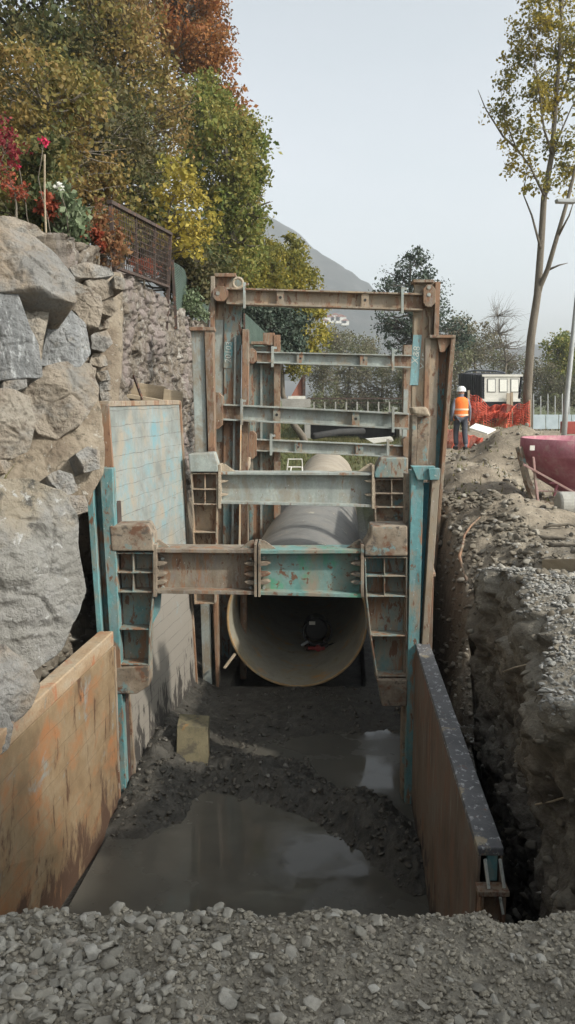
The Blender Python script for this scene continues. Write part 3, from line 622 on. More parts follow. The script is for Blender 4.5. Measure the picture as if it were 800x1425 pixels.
# dry-laid stones between the boulders and the masonry
small = [((98, 372), (118, 366), (150, 372), (158, 382), (130, 388), (104, 384)), ((118, 392), (135, 387), (152, 392), (158, 410), (142, 418), (122, 408)),
         ((140, 420), (156, 414), (164, 430), (156, 440), (143, 436)), ((126, 466), (148, 460), (156, 478), (144, 490), (128, 484)),
         ((128, 492), (146, 494), (150, 508), (138, 512), (124, 506)), ((134, 518), (150, 516), (154, 528), (140, 530)),
         ((138, 532), (152, 530), (154, 542), (140, 545)), ((134, 440), (150, 442), (152, 456), (138, 458)), ((80, 352), (96, 356), (110, 366), (100, 372), (84, 366)),
         ((136, 546), (152, 546), (156, 556), (140, 560)), ((158, 385), (174, 390), (172, 404), (160, 402)), ((120, 508), (134, 512), (132, 526), (122, 524))]
lab = ['flat dark stone capping the end of the boulder wall', 'round brown stone under the capping stone', 'dark stone in the hollow below the round brown one', 'wedge shaped stone halfway down the dry stack',
       'low brown stone under the wedge shaped one', 'thin flat stone near the foot of the dry stack', 'lowest but one of the thin stones above the timber', 'small stone between two larger dry laid stones',
       'small stone on the boulder wall edge by the white leafed bush', 'lowest thin stone just above the pale blue panel', 'small stone at the fence foot', 'stone tucked beside the big brown boulder']
for k, (pp, lb) in enumerate(zip(small, lab)):
    boulder([tuple(p) for p in pp], 9.3+.06*k % .5, (.55, -.8, .2), .45, .05, 'rock_brown' if k % 3 else 'rock_grey', lb, name='stone', seed=30+k, group='dry laid stones at the end of the boulder wall', rings=12, nseg=48, facets=5)
# rubble masonry wall
def rubble_wall():
    t = np.linspace(0, 1, 300); zz = np.linspace(-.6, 3.38, 170); T, Z = np.meshgrid(t, zz)
    Yw = 9.2+T*14.5; Xw = -2.36+.02*(Yw-10)-.035*(Z-1)
    P = np.stack([Xw.ravel(), Yw.ravel(), Z.ravel()], 1)
    d1, d2, cid = worley(P*np.array([1, .8, 1.5]), 3.6, 77)
    e = sm(0, .16, d2-d1); e2 = worley(P*np.array([1, .6, 1.1]), 1.9, 17); disp = e*(.06+.07*(cid-.3))+(e2[2]-.5)*.10+np.abs(fbm(P, 4, 5, 3))*.10+fbm(P, 1.1, 3, 5)*.12
    topn = fbm(P*np.array([0, 1, 0]), 2.2, 4, 55)*.14
    F1 = P+np.stack([disp, disp*0, np.where(Z.ravel() > 2.9, topn*(Z.ravel()-2.9)/.48, 0)], 1)
    B1 = P+np.array([-.5, 0, 0]); B1[:, 2] = F1[:, 2]
    n = len(P); r, c = T.shape; ii = np.arange(n).reshape(r, c)
    q = lambda a: np.stack([a[:-1, :-1].ravel(), a[:-1, 1:].ravel(), a[1:, 1:].ravel(), a[1:, :-1].ravel()], 1)
    edge = list(ii[0])+list(ii[1:, -1])+list(ii[-1, ::-1][1:])+list(ii[::-1, 0][1:-1]); e = np.array(edge); e2 = np.roll(e, -1)
    side = np.stack([e, e2, e2+n, e+n], 1)
    return mesh_np('rubble_wall', np.concatenate([F1, B1]), [q(ii), q(ii)[:, ::-1]+n, side[:, ::-1]], False)
props(link('rubble_wall', rubble_wall(), 'rubble'), 'old rubble stone retaining wall running back below the iron fence', 'wall')
# ------------------------------------------------------------------ shoring panels
def slab(c4, tvec, name, mat, parent=None, bevel=.006, label=None):
    m = MB(); a = [Vector(p) for p in c4]; tv = Vector(tvec); m.hexa([tuple(p) for p in a], [tuple(p+tv) for p in a])
    return m.build(name, mat, parent, bevel, label=label)
# near left ochre panel
b = thing('shoring_shield', 'ochre stained board clad shoring panel low on the left, nearest the camera', 'shoring panel', (-2.0, 6, -2.9), 'shoring panels lining the trench')
tf = Vector(at(158, 878, 8.2)); tn = Vector((tf.x-.1*4.4, 3.8, tf.z)); bf = Vector((-1.77, 8.2, -3.0)); bn = Vector((-2.42, 3.8, -3.0))
slab([tf+Vector((-.004, 0, -.16)), tn+Vector((-.004, 0, -.16)), bn, bf], (-.10, 0, 0), 'face', 'plate_orange', b)
slab([tf, tn, tn+Vector((0, 0, -.155)), tf+Vector((0, 0, -.155))], (-.15, 0, 0), 'top_board', 'board_orange', b, .012)
slab([bf+Vector((.01, .0, 0)), tf+Vector((.01, 0, -.17)), tf+Vector((.01, .05, -.17)), bf+Vector((.01, .05, 0))], (-.12, 0, 0), 'end_strip', 'rusttan', b)
# far left pale blue panel
b = thing('shoring_shield', 'tall pale blue board clad shoring panel standing beyond the left near post', 'shoring panel', (-1.7, 9, -2.9), 'shoring panels lining the trench')
tn = Vector(at(150, 562, 8.8)); tf = Vector(at(249, 560, 11.45)); bn = Vector((-1.70, 8.8, -2.95)); bf = Vector((-1.30, 11.45, -2.95))
slab([tn, bn, bf, tf], (-.09, 0, 0), 'face', 'plate_teal', b)
m = MB(); up = Vector((0, 0, .03)); m.hexa([tn+up+Vector((.015, -.01, 0)), tf+up+Vector((.015, 0, 0)), tf+up+Vector((-.11, 0, 0)), tn+up+Vector((-.11, -.01, 0))], [tn-up+Vector((.015, -.01, 0)), tf-up+Vector((.015, 0, 0)), tf-up+Vector((-.11, 0, 0)), tn-up+Vector((-.11, -.01, 0))])
m.build('top_rail', 'rusttan', b, .006)
m = MB(); m.hexa([tn+Vector((.02, -.07, 0)), tn+Vector((-.12, -.07, 0)), tn+Vector((-.12, -.012, 0)), tn+Vector((.02, -.012, 0))], [bn+Vector((.02, -.07, 0)), bn+Vector((-.12, -.07, 0)), bn+Vector((-.12, -.012, 0)), bn+Vector((.02, -.012, 0))])
m.build('end_flange', 'rust', b, .006)
m = MB(); m.hexa([tf+Vector((.025, 0, .02)), tf+Vector((-.1, 0, .02)), tf+Vector((-.1, .06, .02)), tf+Vector((.025, .06, .02))], [bf+Vector((.025, 0, 0)), bf+Vector((-.1, 0, 0)), bf+Vector((-.1, .06, 0)), bf+Vector((.025, .06, 0))])
m.build('end_flange', 'rusttan', b, .006)
m = MB(); tt = Vector(at(134, 565, 8.75)); m.hexa([tt, tt+Vector((.035, 0, 0)), tt+Vector((.035, .3, 0)), tt+Vector((0, .3, 0))], [Vector((-1.93, 8.75, -2.9)), Vector((-1.9, 8.75, -2.9)), Vector((-1.9, 9.05, -2.9)), Vector((-1.93, 9.05, -2.9))])
m.build('side_strip', 'pale', b, .004)
# near right panel
b = thing('shoring_shield', 'dark topped rusty shoring panel on the right with an open slotted near end', 'shoring panel', (1.2, 6.4, -2.9), 'shoring panels lining the trench')
tf = Vector(at(578, 895, 8.4)); tn = Vector(at(665, 1180, 4.42)); tn.z = tf.z
bf = tf.copy(); bf.z = -3.0; bf.x -= .01; bn = tn.copy(); bn.z = -3.0; bn.x -= .02
dn = Vector((0, 0, -.05))
slab([tn+dn, tf+dn, bf, bn], (.02, 0, 0), 'face', 'plate_brown', b)
slab([tn+dn+Vector((.13, 0, 0)), tf+dn+Vector((.13, 0, 0)), bf+Vector((.13, 0, 0)), bn+Vector((.13, 0, 0))], (.015, 0, 0), 'outer_face', 'plate_brown', b)
slab([tn, tf, tf+dn, tn+dn], (.15, 0, 0), 'top_rail', 'plate_top', b, .008)
m = MB()
q = tn+Vector((0, -.10, -.22)); m.box(q+Vector((.075, .045, 0)), (.088, .05, .016)); 
for x in (.0, .125): m.box((tn.x+x+.012, tn.y-.05, -1.85), (.010, .045, .66+.0)); 
m.box((tn.x+.075, tn.y-.02, -1.95), (.06, .006, .78)); m.build('end_bracket', 'rust', b, .004)
m = MB(); m.box((tn.x+.09, tn.y+.03, tn.z-.13), (.03, .02, .08)); m.build('spacer', 'teal', b, .004)
m = MB(); m.bar(tn+Vector((.035, -.03, -.05)), tn+Vector((.05, -.08, -.2)), .014); m.bar(tn+Vector((.12, -.03, -.05)), tn+Vector((.14, -.07, -.2)), .014); m.bar(tn+Vector((.11, -.10, -.24)), tn+Vector((.13, -.10, -.34)), .014); m.build('tie_strap', 'chalk', b)
# panels further back
b = thing('shoring_shield', 'tan and orange shoring panel between the second and the far frames, left side', 'shoring panel', (-1.05, 13.5, -2.9), 'shoring panels lining the trench')
t0 = Vector(at(302, 592, 13.3)); t1 = Vector(at(343, 570, 16.9))
slab([t0, Vector((t0.x+.05, 13.3, -2.9)), Vector((t1.x+.05, 16.9, -2.9)), t1], (-.08, 0, 0), 'face', 'plate_tan', b)
slab([t0+Vector((.01, -.05, .02)), t0+Vector((.01, -.01, .02)), Vector((t0.x+.06, 13.29, -2.9)), Vector((t0.x+.06, 13.25, -2.9))], (-.1, 0, 0), 'end_flange', 'rust', b)
m = MB(); m.bar((t0.x+.1, 13.6, -.75), (t0.x+.35, 16.6, .35), .08, .14); m.build('stiffener', 'sand', b, .01)
b = thing('shoring_shield', 'shaded brown shoring panel on the right between the near and second frames', 'shoring panel', (1.7, 10, -2.9), 'shoring panels lining the trench')
slab([(1.50, 8.85, -.35), (1.50, 8.85, -2.95), (1.74, 11.5, -2.95), (1.74, 11.5, -.1)], (.1, 0, 0), 'face', 'plate_brown', b)
slab([(1.50, 8.85, -.345), (1.74, 11.5, -.095), (1.74, 11.5, -.06), (1.50, 8.85, -.31)], (.12, 0, 0), 'top_rail', 'rust', b)
b = thing('shoring_shield', 'rusty shoring panel on the right behind the second frame', 'shoring panel', (2.1, 14, -2.9), 'shoring panels lining the trench')
slab([(1.86, 13.4, .1), (1.86, 13.4, -2.95), (2.2, 16.9, -2.95), (2.2, 16.9, .1)], (.1, 0, 0), 'face', 'plate_brown', b)
slab([(1.86, 13.4, .105), (2.2, 16.9, .105), (2.2, 16.9, .14), (1.86, 13.4, .14)], (.12, 0, 0), 'top_rail', 'rust', b)
# ------------------------------------------------------------------ shoring frames
def zpx(x, y, Y, z): # pixel reached going straight down to height z at depth Y (keeps lean out)
    p = at(x, y, Y); return p
def leg_prism(m, top, bot_px, Y, dy, zb=-2.95):
    """top: (x0,x1,y) ; bot_px: (x0,x1,y) edge directions; runs on down to height zb"""
    a0, a1 = Vector(at(top[0], top[2], Y)), Vector(at(top[1], top[2], Y)); b0, b1 = Vector(at(bot_px[0], bot_px[2], Y)), Vector(at(bot_px[1], bot_px[2], Y))
    def ext(a, b): t = (zb-a.z)/(b.z-a.z); return a+(b-a)*t
    c0, c1 = ext(a0, b0), ext(a1, b1); d = Vector((0, dy, 0))
    return m.hexa([a0, c0, c1, a1], [a0+d, c0+d, c1+d, a1+d])
def ibeam(x0, t0, b0, x1, t1, b1, Y, depth, fl, parent, mat, name='crossbeam', bev=.004, topmat=None, label=None):
    """web set back by half the depth between two flanges; pixel rows t/b are the flange tops/bottoms"""
    wb = MB(); wb.quad((x0, t0+fl*.5), (x0, b0-fl*.5), (x1, b1-fl*.5), (x1, t1+fl*.5), Y+depth*.45, .02)
    wb.quad((x0, t0), (x0, t0+fl), (x1, t1+fl), (x1, t1), Y, depth)
    wb.quad((x0, b0-fl), (x0, b0), (x1, b1), (x1, b1-fl), Y, depth)
    return wb.build(name, mat, parent, bev, label=label)
# ---- frame A (nearest)
YA = 8.4
fa = thing('shoring_brace', 'nearest shoring frame, muddy brown and green low crossbeam on stepped teal brackets', 'shoring brace', (-.2, YA, -2.95), 'shoring frames across the trench')
m = MB(); leg_prism(m, (138, 156, 652), (155, 168, 930), YA-.02, .16); pl = m.build('post', 'teal', fa, .006)
m = MB(); leg_prism(m, (118, 127, 656), (134, 141, 872), YA-.06, .3); leg_prism(m, (127, 139, 662), (141, 152, 872), YA+.12, .05)
m.quad((118, 656), (127, 664), (140, 662), (146, 650), YA-.04, .1); m.build('outer_channel', 'teal', pl, .005)
m = MB(); leg_prism(m, (157, 163, 700), (164, 172, 930), YA+.12, .2); m.build('inner_channel', 'iron', pl, .004)
m = MB(); leg_prism(m, (572, 590, 655), (568, 584, 880), YA-.02, .2); pr = m.build('post', 'teal', fa, .006)
m = MB(); leg_prism(m, (602, 613, 655), (588, 597, 886), YA-.04, .3, -1.05); m.build('outer_channel', 'rusttan', pr, .005)
m = MB(); leg_prism(m, (589, 603, 672), (583, 589, 884), YA+.1, .05, -1.05); m.build('recess_plate', 'deepteal', pr, .004)
m = MB(); m.quad((573, 649), (581, 668), (600, 668), (606, 649), YA-.06, .14); m.quad((596, 652), (598, 668), (612, 668), (613, 652), YA-.09, .1); m.build('head_plate', 'teal', pr, .006)
m = MB(); leg_prism(m, (565, 572, 660), (561, 568, 980), YA+.08, .2); m.build('inner_channel', 'mudsteel', pr, .004)
# brackets
def bracket(par, Y, outer, inner, rows, mid, grid_rows, foot, block, mat, dep=.26, inner_low=None, footmat='mudsteel', blockmat='mudsteel'):
    """outer/inner: x at rows; rows: list of y; a back plate, perimeter flanges and shelves"""
    k = MB(); n = len(rows); left = outer[0] < inner[0]
    polyo = list(zip(outer, rows)); polyi = list(zip(inner, rows))
    k.prism((polyo+polyi[::-1]) if left else (polyi+polyo[::-1]), Y+dep*.75, .02)
    th = 1.7
    for (x0, x1, y) in zip(outer, inner, rows): k.rect(min(x0, x1), y-th/2, max(x0, x1), y+th/2, Y, dep*.8)
    for arr, sgn in ((outer, 1 if left else -1), (inner, -1 if left else 1)):
        for i in range(n-1):
            a, bq = arr[i], arr[i+1]
            k.prism([(a, rows[i]), (bq, rows[i+1]), (bq+sgn*2.0, rows[i+1]), (a+sgn*2.0, rows[i])], Y-.004, dep*.78)
    for i in grid_rows: k.rect(mid-.8, rows[i]+.5, mid+.8, rows[i+1]-.5, Y+.02, dep*.7)
    o = k.build('bracket', mat, par, .003)
    if block: MB().prism(block, Y-.03, dep+.06).build('packing_block', blockmat, o, .015)
    if foot: MB().prism(foot, Y-.03, dep).build('foot', footmat, o, .012)
    return o
bracket(fa, YA, [157, 158, 159, 161, 162, 160], [214, 214, 214, 209, 208, 206], [770, 797, 824, 876, 925, 929], 185, (0, 1),
        [(158, 930), (160, 966), (190, 966), (207, 955), (207, 927)], [(152, 732), (155, 767), (214, 767), (212, 745), (205, 730)], 'teal_mud')
bracket(fa, YA, [567, 567, 567, 567, 567, 567], [507, 508, 509, 515, 524, 526], [776, 802, 830, 885, 941, 945], 535, (0, 1),
        [(524, 946), (529, 964), (532, 983), (566, 983), (567, 946)], [(507, 760), (507, 774), (567, 774), (567, 732), (517, 732), (515, 748)], 'teal_mud')
m = MB(); m.quad((214, 826), (211, 870), (222, 850), (224, 826), YA+.12, .05); m.build('gusset', 'teal', fa, .003)
bm1 = ibeam(216, 764, 826, 355, 765, 828, YA, .30, 5, fa, 'brown', label='muddy brown left half of the crossbeam')
bm2 = ibeam(361, 766, 828, 504, 765, 832, YA, .30, 5, fa, 'green', label='green and teal right half of the crossbeam')
for bmx, xx, gl in ((bm1, (213, 218), 1), (bm1, (353.5, 357), -1), (bm2, (359, 362.5), 1), (bm2, (502, 506.5), -1)):
    m = MB(); m.rect(xx[0], 758, xx[1], 831, YA-.02, .34)
    xi = xx[1] if gl > 0 else xx[0]
    m.prism([(xi, 752), (xi, 764), (xi+gl*22, 764), (xi+gl*5, 752)], YA+.10, .02)
    for yy in (785, 800, 811): m.prism([(xi, yy-3), (xi, yy+3), (xi+gl*9, yy+2), (xi+gl*14, yy-1), (xi+gl*9, yy-3)], YA+.02, .1)
    m.build('end_plate', 'mudsteel', bmx, .003)
for x, y in ((367, 776), (367, 818), (496, 778), (496, 806), (226, 778), (226, 818), (349, 778), (349, 818)): 
    c = Vector(at(x, y, YA+.10)); m = MB(); m.tube([c, c+Vector((0, .06, 0))], .017, 6); m.build('bolt', 'pale', bm1 if x < 358 else bm2)
# ---- frame B
YB = 11.6
fb = thing('shoring_brace', 'second shoring frame, tan and pale blue crossbeam with gridded end brackets', 'shoring brace', (.3, YB, -2.95), 'shoring frames across the trench')
m = MB(); leg_prism(m, (266, 284, 458), (272, 288, 640), YB+.12, .22); pl = m.build('post', 'pale', fb, .006)
m = MB(); leg_prism(m, (284, 296, 456), (290, 299, 640), YB+.08, .3); m.build('channel', 'rust', pl, .006)
m = MB(); m.quad((263, 455), (263, 460), (298, 460), (298, 455), YB+.06, .3); m.build('cap', 'rust', pl, .004)
m = MB(); leg_prism(m, (594, 611, 470), (590, 603, 760), YB+.0, .25, -2.0); pr = m.build('post', 'rusttan', fb, .006)
m = MB(); leg_prism(m, (592, 599, 470), (586, 592, 760), YB-.05, .1, -2.0); leg_prism(m, (628, 634, 468), (607, 611, 745), YB-.1, .35, -2.0); m.build('channel', 'rust', pr, .005)
m = MB(); leg_prism(m, (611, 629, 474), (600, 608, 745), YB+.12, .05, -2.0); m.build('recess_plate', 'teal', pr, .004)
m = MB(); m.quad((608, 467), (612, 490), (618, 490), (634, 467), YB-.06, .1); m.quad((598, 466), (598, 470), (634, 470), (634, 466), YB-.12, .35); m.build('cap', 'rust', pr, .004)
m = MB(); leg_prism(m, (574, 581, 578), (569, 575, 760), YB-.25, .3, -2.4); leg_prism(m, (581, 598, 580), (576, 590, 760), YB-.1, .1, -2.4); inn = m.build('inner_column', 'mudsteel', fb, .006)
m = MB(); m.quad((573, 567), (576, 577), (600, 580), (594, 566), YB-.3, .35); m.build('dirt_cap', 'sand', inn, .03)
bracket(fb, YB-.28, [265, 266, 267, 268, 269, 270], [303, 303, 303, 302, 301, 300], [659, 681, 702, 741, 790, 840], 285, (0, 1), None,
        [(262, 632), (264, 657), (303, 657), (303, 645), (298, 630)], 'rusttan', .26, blockmat='blueweb')
bracket(fb, YB-.28, [568, 568, 568, 568, 568, 567], [520, 520, 521, 522, 524, 526], [667, 687, 706, 728, 780, 840], 545, (0, 1), None,
        [(521, 658), (521, 665), (568, 665), (568, 637), (530, 637)], 'mudsteel', .26, blockmat='teal_mud')
bb = ibeam(307, 657, 701, 519, 658, 706, YB-.28, .30, 3.6, fb, 'blueweb', label='pale tan and blue crossbeam')
for xx, gl in (((303.5, 307.5), 1), ((517.5, 521), -1)):
    m = MB(); m.rect(xx[0], 647, xx[1], 708, YB-.3, .34); xi = xx[1] if gl > 0 else xx[0]
    m.prism([(xi, 645), (xi, 656), (xi+gl*20, 656), (xi+gl*6, 646)], YB-.18, .02)
    for yy in (670, 689): m.prism([(xi, yy-2), (xi, yy+2), (xi+gl*7, yy+1), (xi+gl*10, yy-1)], YB-.26, .1)
    m.build('end_plate', 'sand', bb, .003)
# ---- frames C and D with two rows of struts each
def text_mesh(txt, p, size, R, mat, parent, label=None):
    cu = bpy.data.curves.new('t', 'FONT'); cu.body = txt; cu.size = size; cu.extrude = .002; cu.align_x = 'CENTER'; cu.align_y = 'CENTER'; cu.offset = -size*.004; cu.resolution_u = 3
    o = bpy.data.objects.new('t', cu); COL.objects.link(o); dg = bpy.context.evaluated_depsgraph_get()
    me = bpy.data.meshes.new_from_object(o.evaluated_get(dg)); bpy.data.objects.remove(o)
    me.transform(Matrix.Translation(p) @ R.to_4x4()); return link('chalk_writing', me, mat, parent)
RV = Matrix.Rotation(math.radians(90), 3, 'Y') @ Matrix.Rotation(math.radians(90), 3, 'X')     # faces the camera
def vert(ang): return Matrix.Rotation(math.radians(ang), 3, 'Y') @ Matrix.Rotation(math.radians(90), 3, 'X')
def strut(par, Y, xl, tl, bl, xr, tr, br, clamps, lugs, endl, endr, mat, dep=.22, redl=0, redr=0, fl=2.4):
    rn = lambda x, a, b_: a+(b_-a)*(x-xl)/(xr-xl)
    s = ibeam(xl, tl, bl, xr, tr, br, Y, dep, fl, par, mat, name='strut', bev=.003)
    for x0, x1, on in ((xl+.6, clamps[0]-2, redl), (clamps[1]+2, xr-.6, redr)):
        if on: MB().quad((x0, rn(x0, tl, tr)+fl), (x0, rn(x0, bl, br)-fl), (x1, rn(x1, bl, br)-fl), (x1, rn(x1, tl, tr)+fl), Y+dep*.38, .01).build('primed_web', 'rust', s)
    for x in clamps:
        q = MB(); q.rect(x-1.8, rn(x, tl, tr)-8, x+1.8, rn(x, bl, br)+5, Y-.03, .05); q.rect(x-1.5, rn(x, tl, tr)-7, x+6, rn(x, tl, tr)-4, Y+.0, .05); q.build('clamp', 'pale', s, .003)
    for x in lugs:
        q = MB(); q.rect(x-5.2, rn(x, tl, tr)+fl*.6, x+5.2, rn(x, bl, br)-fl*.6, Y+dep*.12, .012); q.build('lug', 'teal_mud' if mat == 'blueweb' else mat, s, .003)
        q = MB(); c = Vector(at(x, (rn(x, tl, tr)+rn(x, bl, br))/2, Y+dep*.12-.003)); q.tube([c, c+Vector((0, .002, 0))], .022, 10); q.build('pin_hole_disc', 'rubber', s)  # flat black disc standing in for the dark of a hole
    for e, mt in ((endl, 'rust'), (endr, 'rust')):
        if e:
            x0, y0, x1, y1 = e; r = min(6, (x1-x0)*.35)
            q = MB(); q.prism([(x0, y0+r), (x0, y1-r), (x0+r*.5, y1-r*.3), (x0+r, y1), (x1-r, y1), (x1, y1-r), (x1, y0+r), (x1-r, y0), (x0+r, y0)], Y-.04, .3); q.build('end_shoe', mt, s, .006)
    return s
YC = 13.0
fc = thing('shoring_brace', 'tall third shoring frame with two brown and pale struts, the highest one', 'shoring brace', (.6, YC, -2.95), 'shoring frames across the trench')
m = MB(); leg_prism(m, (293, 299, 384), (291, 297, 600), YC-.02, .3); leg_prism(m, (298, 312, 392), (297, 311, 600), YC+.14, .05); pl = m.build('post', 'rusttan', fc, .006)
m = MB(); leg_prism(m, (312.5, 337, 386), (311, 334, 600), YC+.1, .06); m.build('post_face', 'teal_mud', pl, .005)
m = MB(); leg_prism(m, (326, 329, 468), (324, 327, 600), YC+.05, .05); leg_prism(m, (299, 311, 445), (298, 310, 545), YC+.125, .02, 0.9); m.build('guide_strip', 'blueweb', pl, .004)
m = MB(); leg_prism(m, (337, 346, 458), (336, 345, 600), YC-.04, .3); m.build('guide_channel', 'rust', pl, .006)
m = MB(); m.rect(298, 380, 328, 385, YC-.02, .3); m.rect(300, 385, 312, 398, YC+.08, .05); m.build('cap', 'rust', pl, .005)
m = MB()
for k in range(25): pass
c0 = Vector(at(331, 394, YC-.02)); m.tube([c0+Vector((.075*math.cos(a*math.pi/8), 0, .075*math.sin(a*math.pi/8))) for a in range(17)], .022, 8, False); m.build('lifting_eye', 'sand', pl, 0, True)
m = MB(); leg_prism(m, (577, 607, 392), (572, 600, 600), YC+.08, .12); pr = m.build('post', 'rusttan', fc, .006)
m = MB(); leg_prism(m, (606, 613, 392), (600, 606, 600), YC-.05, .35); leg_prism(m, (597, 601, 440), (592, 596, 600), YC+.02, .07); m.build('outer_channel', 'rust', pr, .005)
m = MB(); m.rect(575, 389, 604, 393, YC-.02, .3); m.build('cap', 'rust', pr, .004)
m = MB(); m.quad((575, 466), (570, 536), (582, 536), (587, 466), YC+.066, .02); m.build('painted_patch', 'patch', pr, .002)
text_mesh('X&8', Vector(at(579, 494, YC+.062)), .15, vert(-84), 'chalk', pr)
text_mesh('X45', Vector(at(591, 503, YC+.076)), .16, vert(-80), 'chalk', pr)
m = MB(); m.quad((312, 476), (311, 512), (323, 512), (324, 476), YC+.085, .02); m.build('painted_patch', 'teal', pl, .002)
text_mesh('20103', Vector(at(318, 490, YC+.08)), .13, vert(-86), 'chalk', pl)
strut(fc, YC-.15, 315, 400, 423, 588, 408, 432, (340, 560), (390, 508), (296, 398, 317, 419), (589, 396, 606, 427), 'rusttan', redr=1)
strut(fc, YC-.15, 310, 562, 585, 569, 575, 598, (336, 547), (385, 495), (292, 546, 310, 597), None, 'blueweb', redl=1, redr=1)
for (x, y) in ((303, 408), (597, 400), (597, 410)): 
    c = Vector(at(x, y, YC-.20)); m = MB(); m.tube([c, c+Vector((0, .05, 0))], .03, 8); m.build('pin', 'pale', fc)
YD = 17.3
fd = thing('shoring_brace', 'farthest shoring frame with two slim pale blue struts', 'shoring brace', (1, YD, -2.95), 'shoring frames across the trench')
m = MB(); leg_prism(m, (347, 352, 478), (347, 352, 700), YD, .3); leg_prism(m, (352, 382, 482), (352, 382, 700), YD+.15, .06); pl = m.build('post', 'teal_mud', fd, .006)
m = MB(); leg_prism(m, (381, 390, 466), (381, 390, 700), YD-.02, .35); m.rect(366, 463, 382, 480, YD+.0, .3); m.rect(349, 475, 372, 479, YD-.05, .3); m.build('channel', 'rust', pl, .006)
m = MB(); leg_prism(m, (362, 365, 500), (362, 365, 700), YD+.1, .05); m.build('guide_strip', 'blueweb', pl, .004)
m = MB(); leg_prism(m, (562, 578, 480), (560, 576, 700), YD+.1, .2); pr = m.build('post', 'rust', fd, .006)
m = MB(); leg_prism(m, (562, 568, 542), (561, 567, 575), YD+.04, .08, .6); m.build('guide_strip', 'blueweb', pr, .004)
strut(fd, YD-.15, 357, 489, 505, 575, 494, 512, (379, 547), (418, 506), (345, 485, 357, 506), None, 'blueweb', redl=1, redr=1, fl=1.7)
strut(fd, YD-.15, 357, 611, 628, 562, 620, 637, (377, 540), (415, 500), (343, 600, 357, 639), (561, 608, 571, 637), 'blueweb', redl=1, redr=1, fl=1.7)
# ------------------------------------------------------------------ pipes
def pipe(name, a, b, R, th, mats, label, n=72):
    a = Vector(a); b = Vector(b); d = (b-a).normalized(); x = d.cross(Vector((0, 0, 1))).normalized(); z = x.cross(d)
    root = thing(name, label, 'pipe', (a.x, a.y, a.z-R), 'large pipes laid in the trench')
    def shell(rad, o0, o1, segs):
        v = [];
        for s in range(segs+1):
            c = a+d*o0+(b-a-d*(o0-o1))*(s/segs)
            for k in range(n): t = 2*math.pi*k/n; v.append(tuple(c+x*rad*math.cos(t)+z*rad*math.sin(t)))
        f = [(s*n+k, s*n+(k+1) % n, (s+1)*n+(k+1) % n, (s+1)*n+k) for s in range(segs) for k in range(n)]; return v, f
    for nm, rad, mt in (('outer_wall', R, mats[0]), ('inner_wall', R-th, mats[1])):
        m_ = MB(); v, f = shell(rad, .012, -.012, 12); m_.add(v, f); m_.build(nm, mt, root, 0, True)
    for e, sgn in ((a, 1), (b, -1)):
        m_ = MB(); v = []
        for rr, oo in ((R, .0125), (R-.006, 0), (R-th+.006, 0), (R-th, .0125)):
            for k in range(n): t = 2*math.pi*k/n; v.append(tuple(e+d*sgn*oo+x*rr*math.cos(t)+z*rr*math.sin(t)))
        m_.add(v, [(s*n+k, s*n+(k+1) % n, (s+1)*n+(k+1) % n, (s+1)*n+k) for s in range(3) for k in range(n)])
        m_.build('rim', mats[2], root)
    return root
PR = 1.055; pc = Vector(at(413, 862, 11.95)); dirp = Vector((.068, 1, .0)).normalized()
pipe('trench_pipe', pc, pc+dirp*9.2, PR, .035, ('concrete_pipe', 'pipe_in', 'pipe_rim'), 'large grey pipe with its open yellowish mouth facing the camera')
pipe('trench_pipe', pc+dirp*9.22, pc+dirp*22, PR, .035, ('pipe_far', 'pipe_in', 'pipe_rim'), 'tan pipe length beyond the first, coloured paler as if sunlit, seen above the second crossbeam')
# pump in the pipe mouth
pb0 = Vector((at(440, 880, 13.6)[0], 13.6, pc.z-PR+.035+.0))
pz = pc.z-math.sqrt((PR-.035)**2-(pb0.x-(pc.x+.068*1.65))**2)
pb0.z = pz
pm = thing('pump', 'small black pump with a curled hose and red fitting inside the pipe mouth', 'pump', tuple(pb0))
m = MB(); cc = pb0+Vector((0, .15, .36)); m.tube([cc+Vector((0, -.14, 0)), cc+Vector((0, -.11, 0)), cc+Vector((0, .2, 0))], [.17, .2, .2], 24); m.build('motor_housing', 'blackplastic', pm, .006)
m = MB(); m.box(pb0+Vector((-.15, .1, .1)), (.025, .13, .09)); m.box(pb0+Vector((.15, .1, .1)), (.025, .13, .09)); m.box(pb0+Vector((0, .1, .055)), (.2, .14, .018)); m.build('stand', 'iron', pm, .004)
m = MB(); m.box(cc+Vector((-.07, -.16, .12)), (.05, .02, .025)); m.build('label_plate', 'white', pm)
m = MB(); m.tube([cc+Vector((.24*math.cos(t)*1.0+.02, -.18, .24*math.sin(t)-.02)) for t in np.linspace(2.4, 7.2, 22)], .018, 8); m.tube([cc+Vector((x_, -.15, -.27+.3*max(0, x_-.2))) for x_ in np.linspace(-.2, .75, 8)], .014, 8); m.build('hose', 'rubber', pm, 0, True)
m = MB(); c1 = pb0+Vector((-.02, -.1, .07)); m.tube([c1+Vector((-.12, 0, 0)), c1+Vector((.16, 0, -.01))], .03, 10); m.tube([c1+Vector((.05, -.04, 0)), c1+Vector((.05, .04, 0))], .05, 12); m.build('fitting', 'redvalve', pm)
m = MB(); c1 = pb0+Vector((-.26, -.1, .12)); m.bar(c1, c1+Vector((.12, .02, .06)), .04); m.build('lever', 'galv', pm, .004)
# stick beside the pipe
m = MB(); m.bar(Vector(at(312, 928, 11.3))+Vector((0, 0, -.02)), at(327, 910, 11.5), .035, .02); props(m.build('stick', 'timber'), 'short pale stick leaning against the pipe mouth, left side', 'stick')
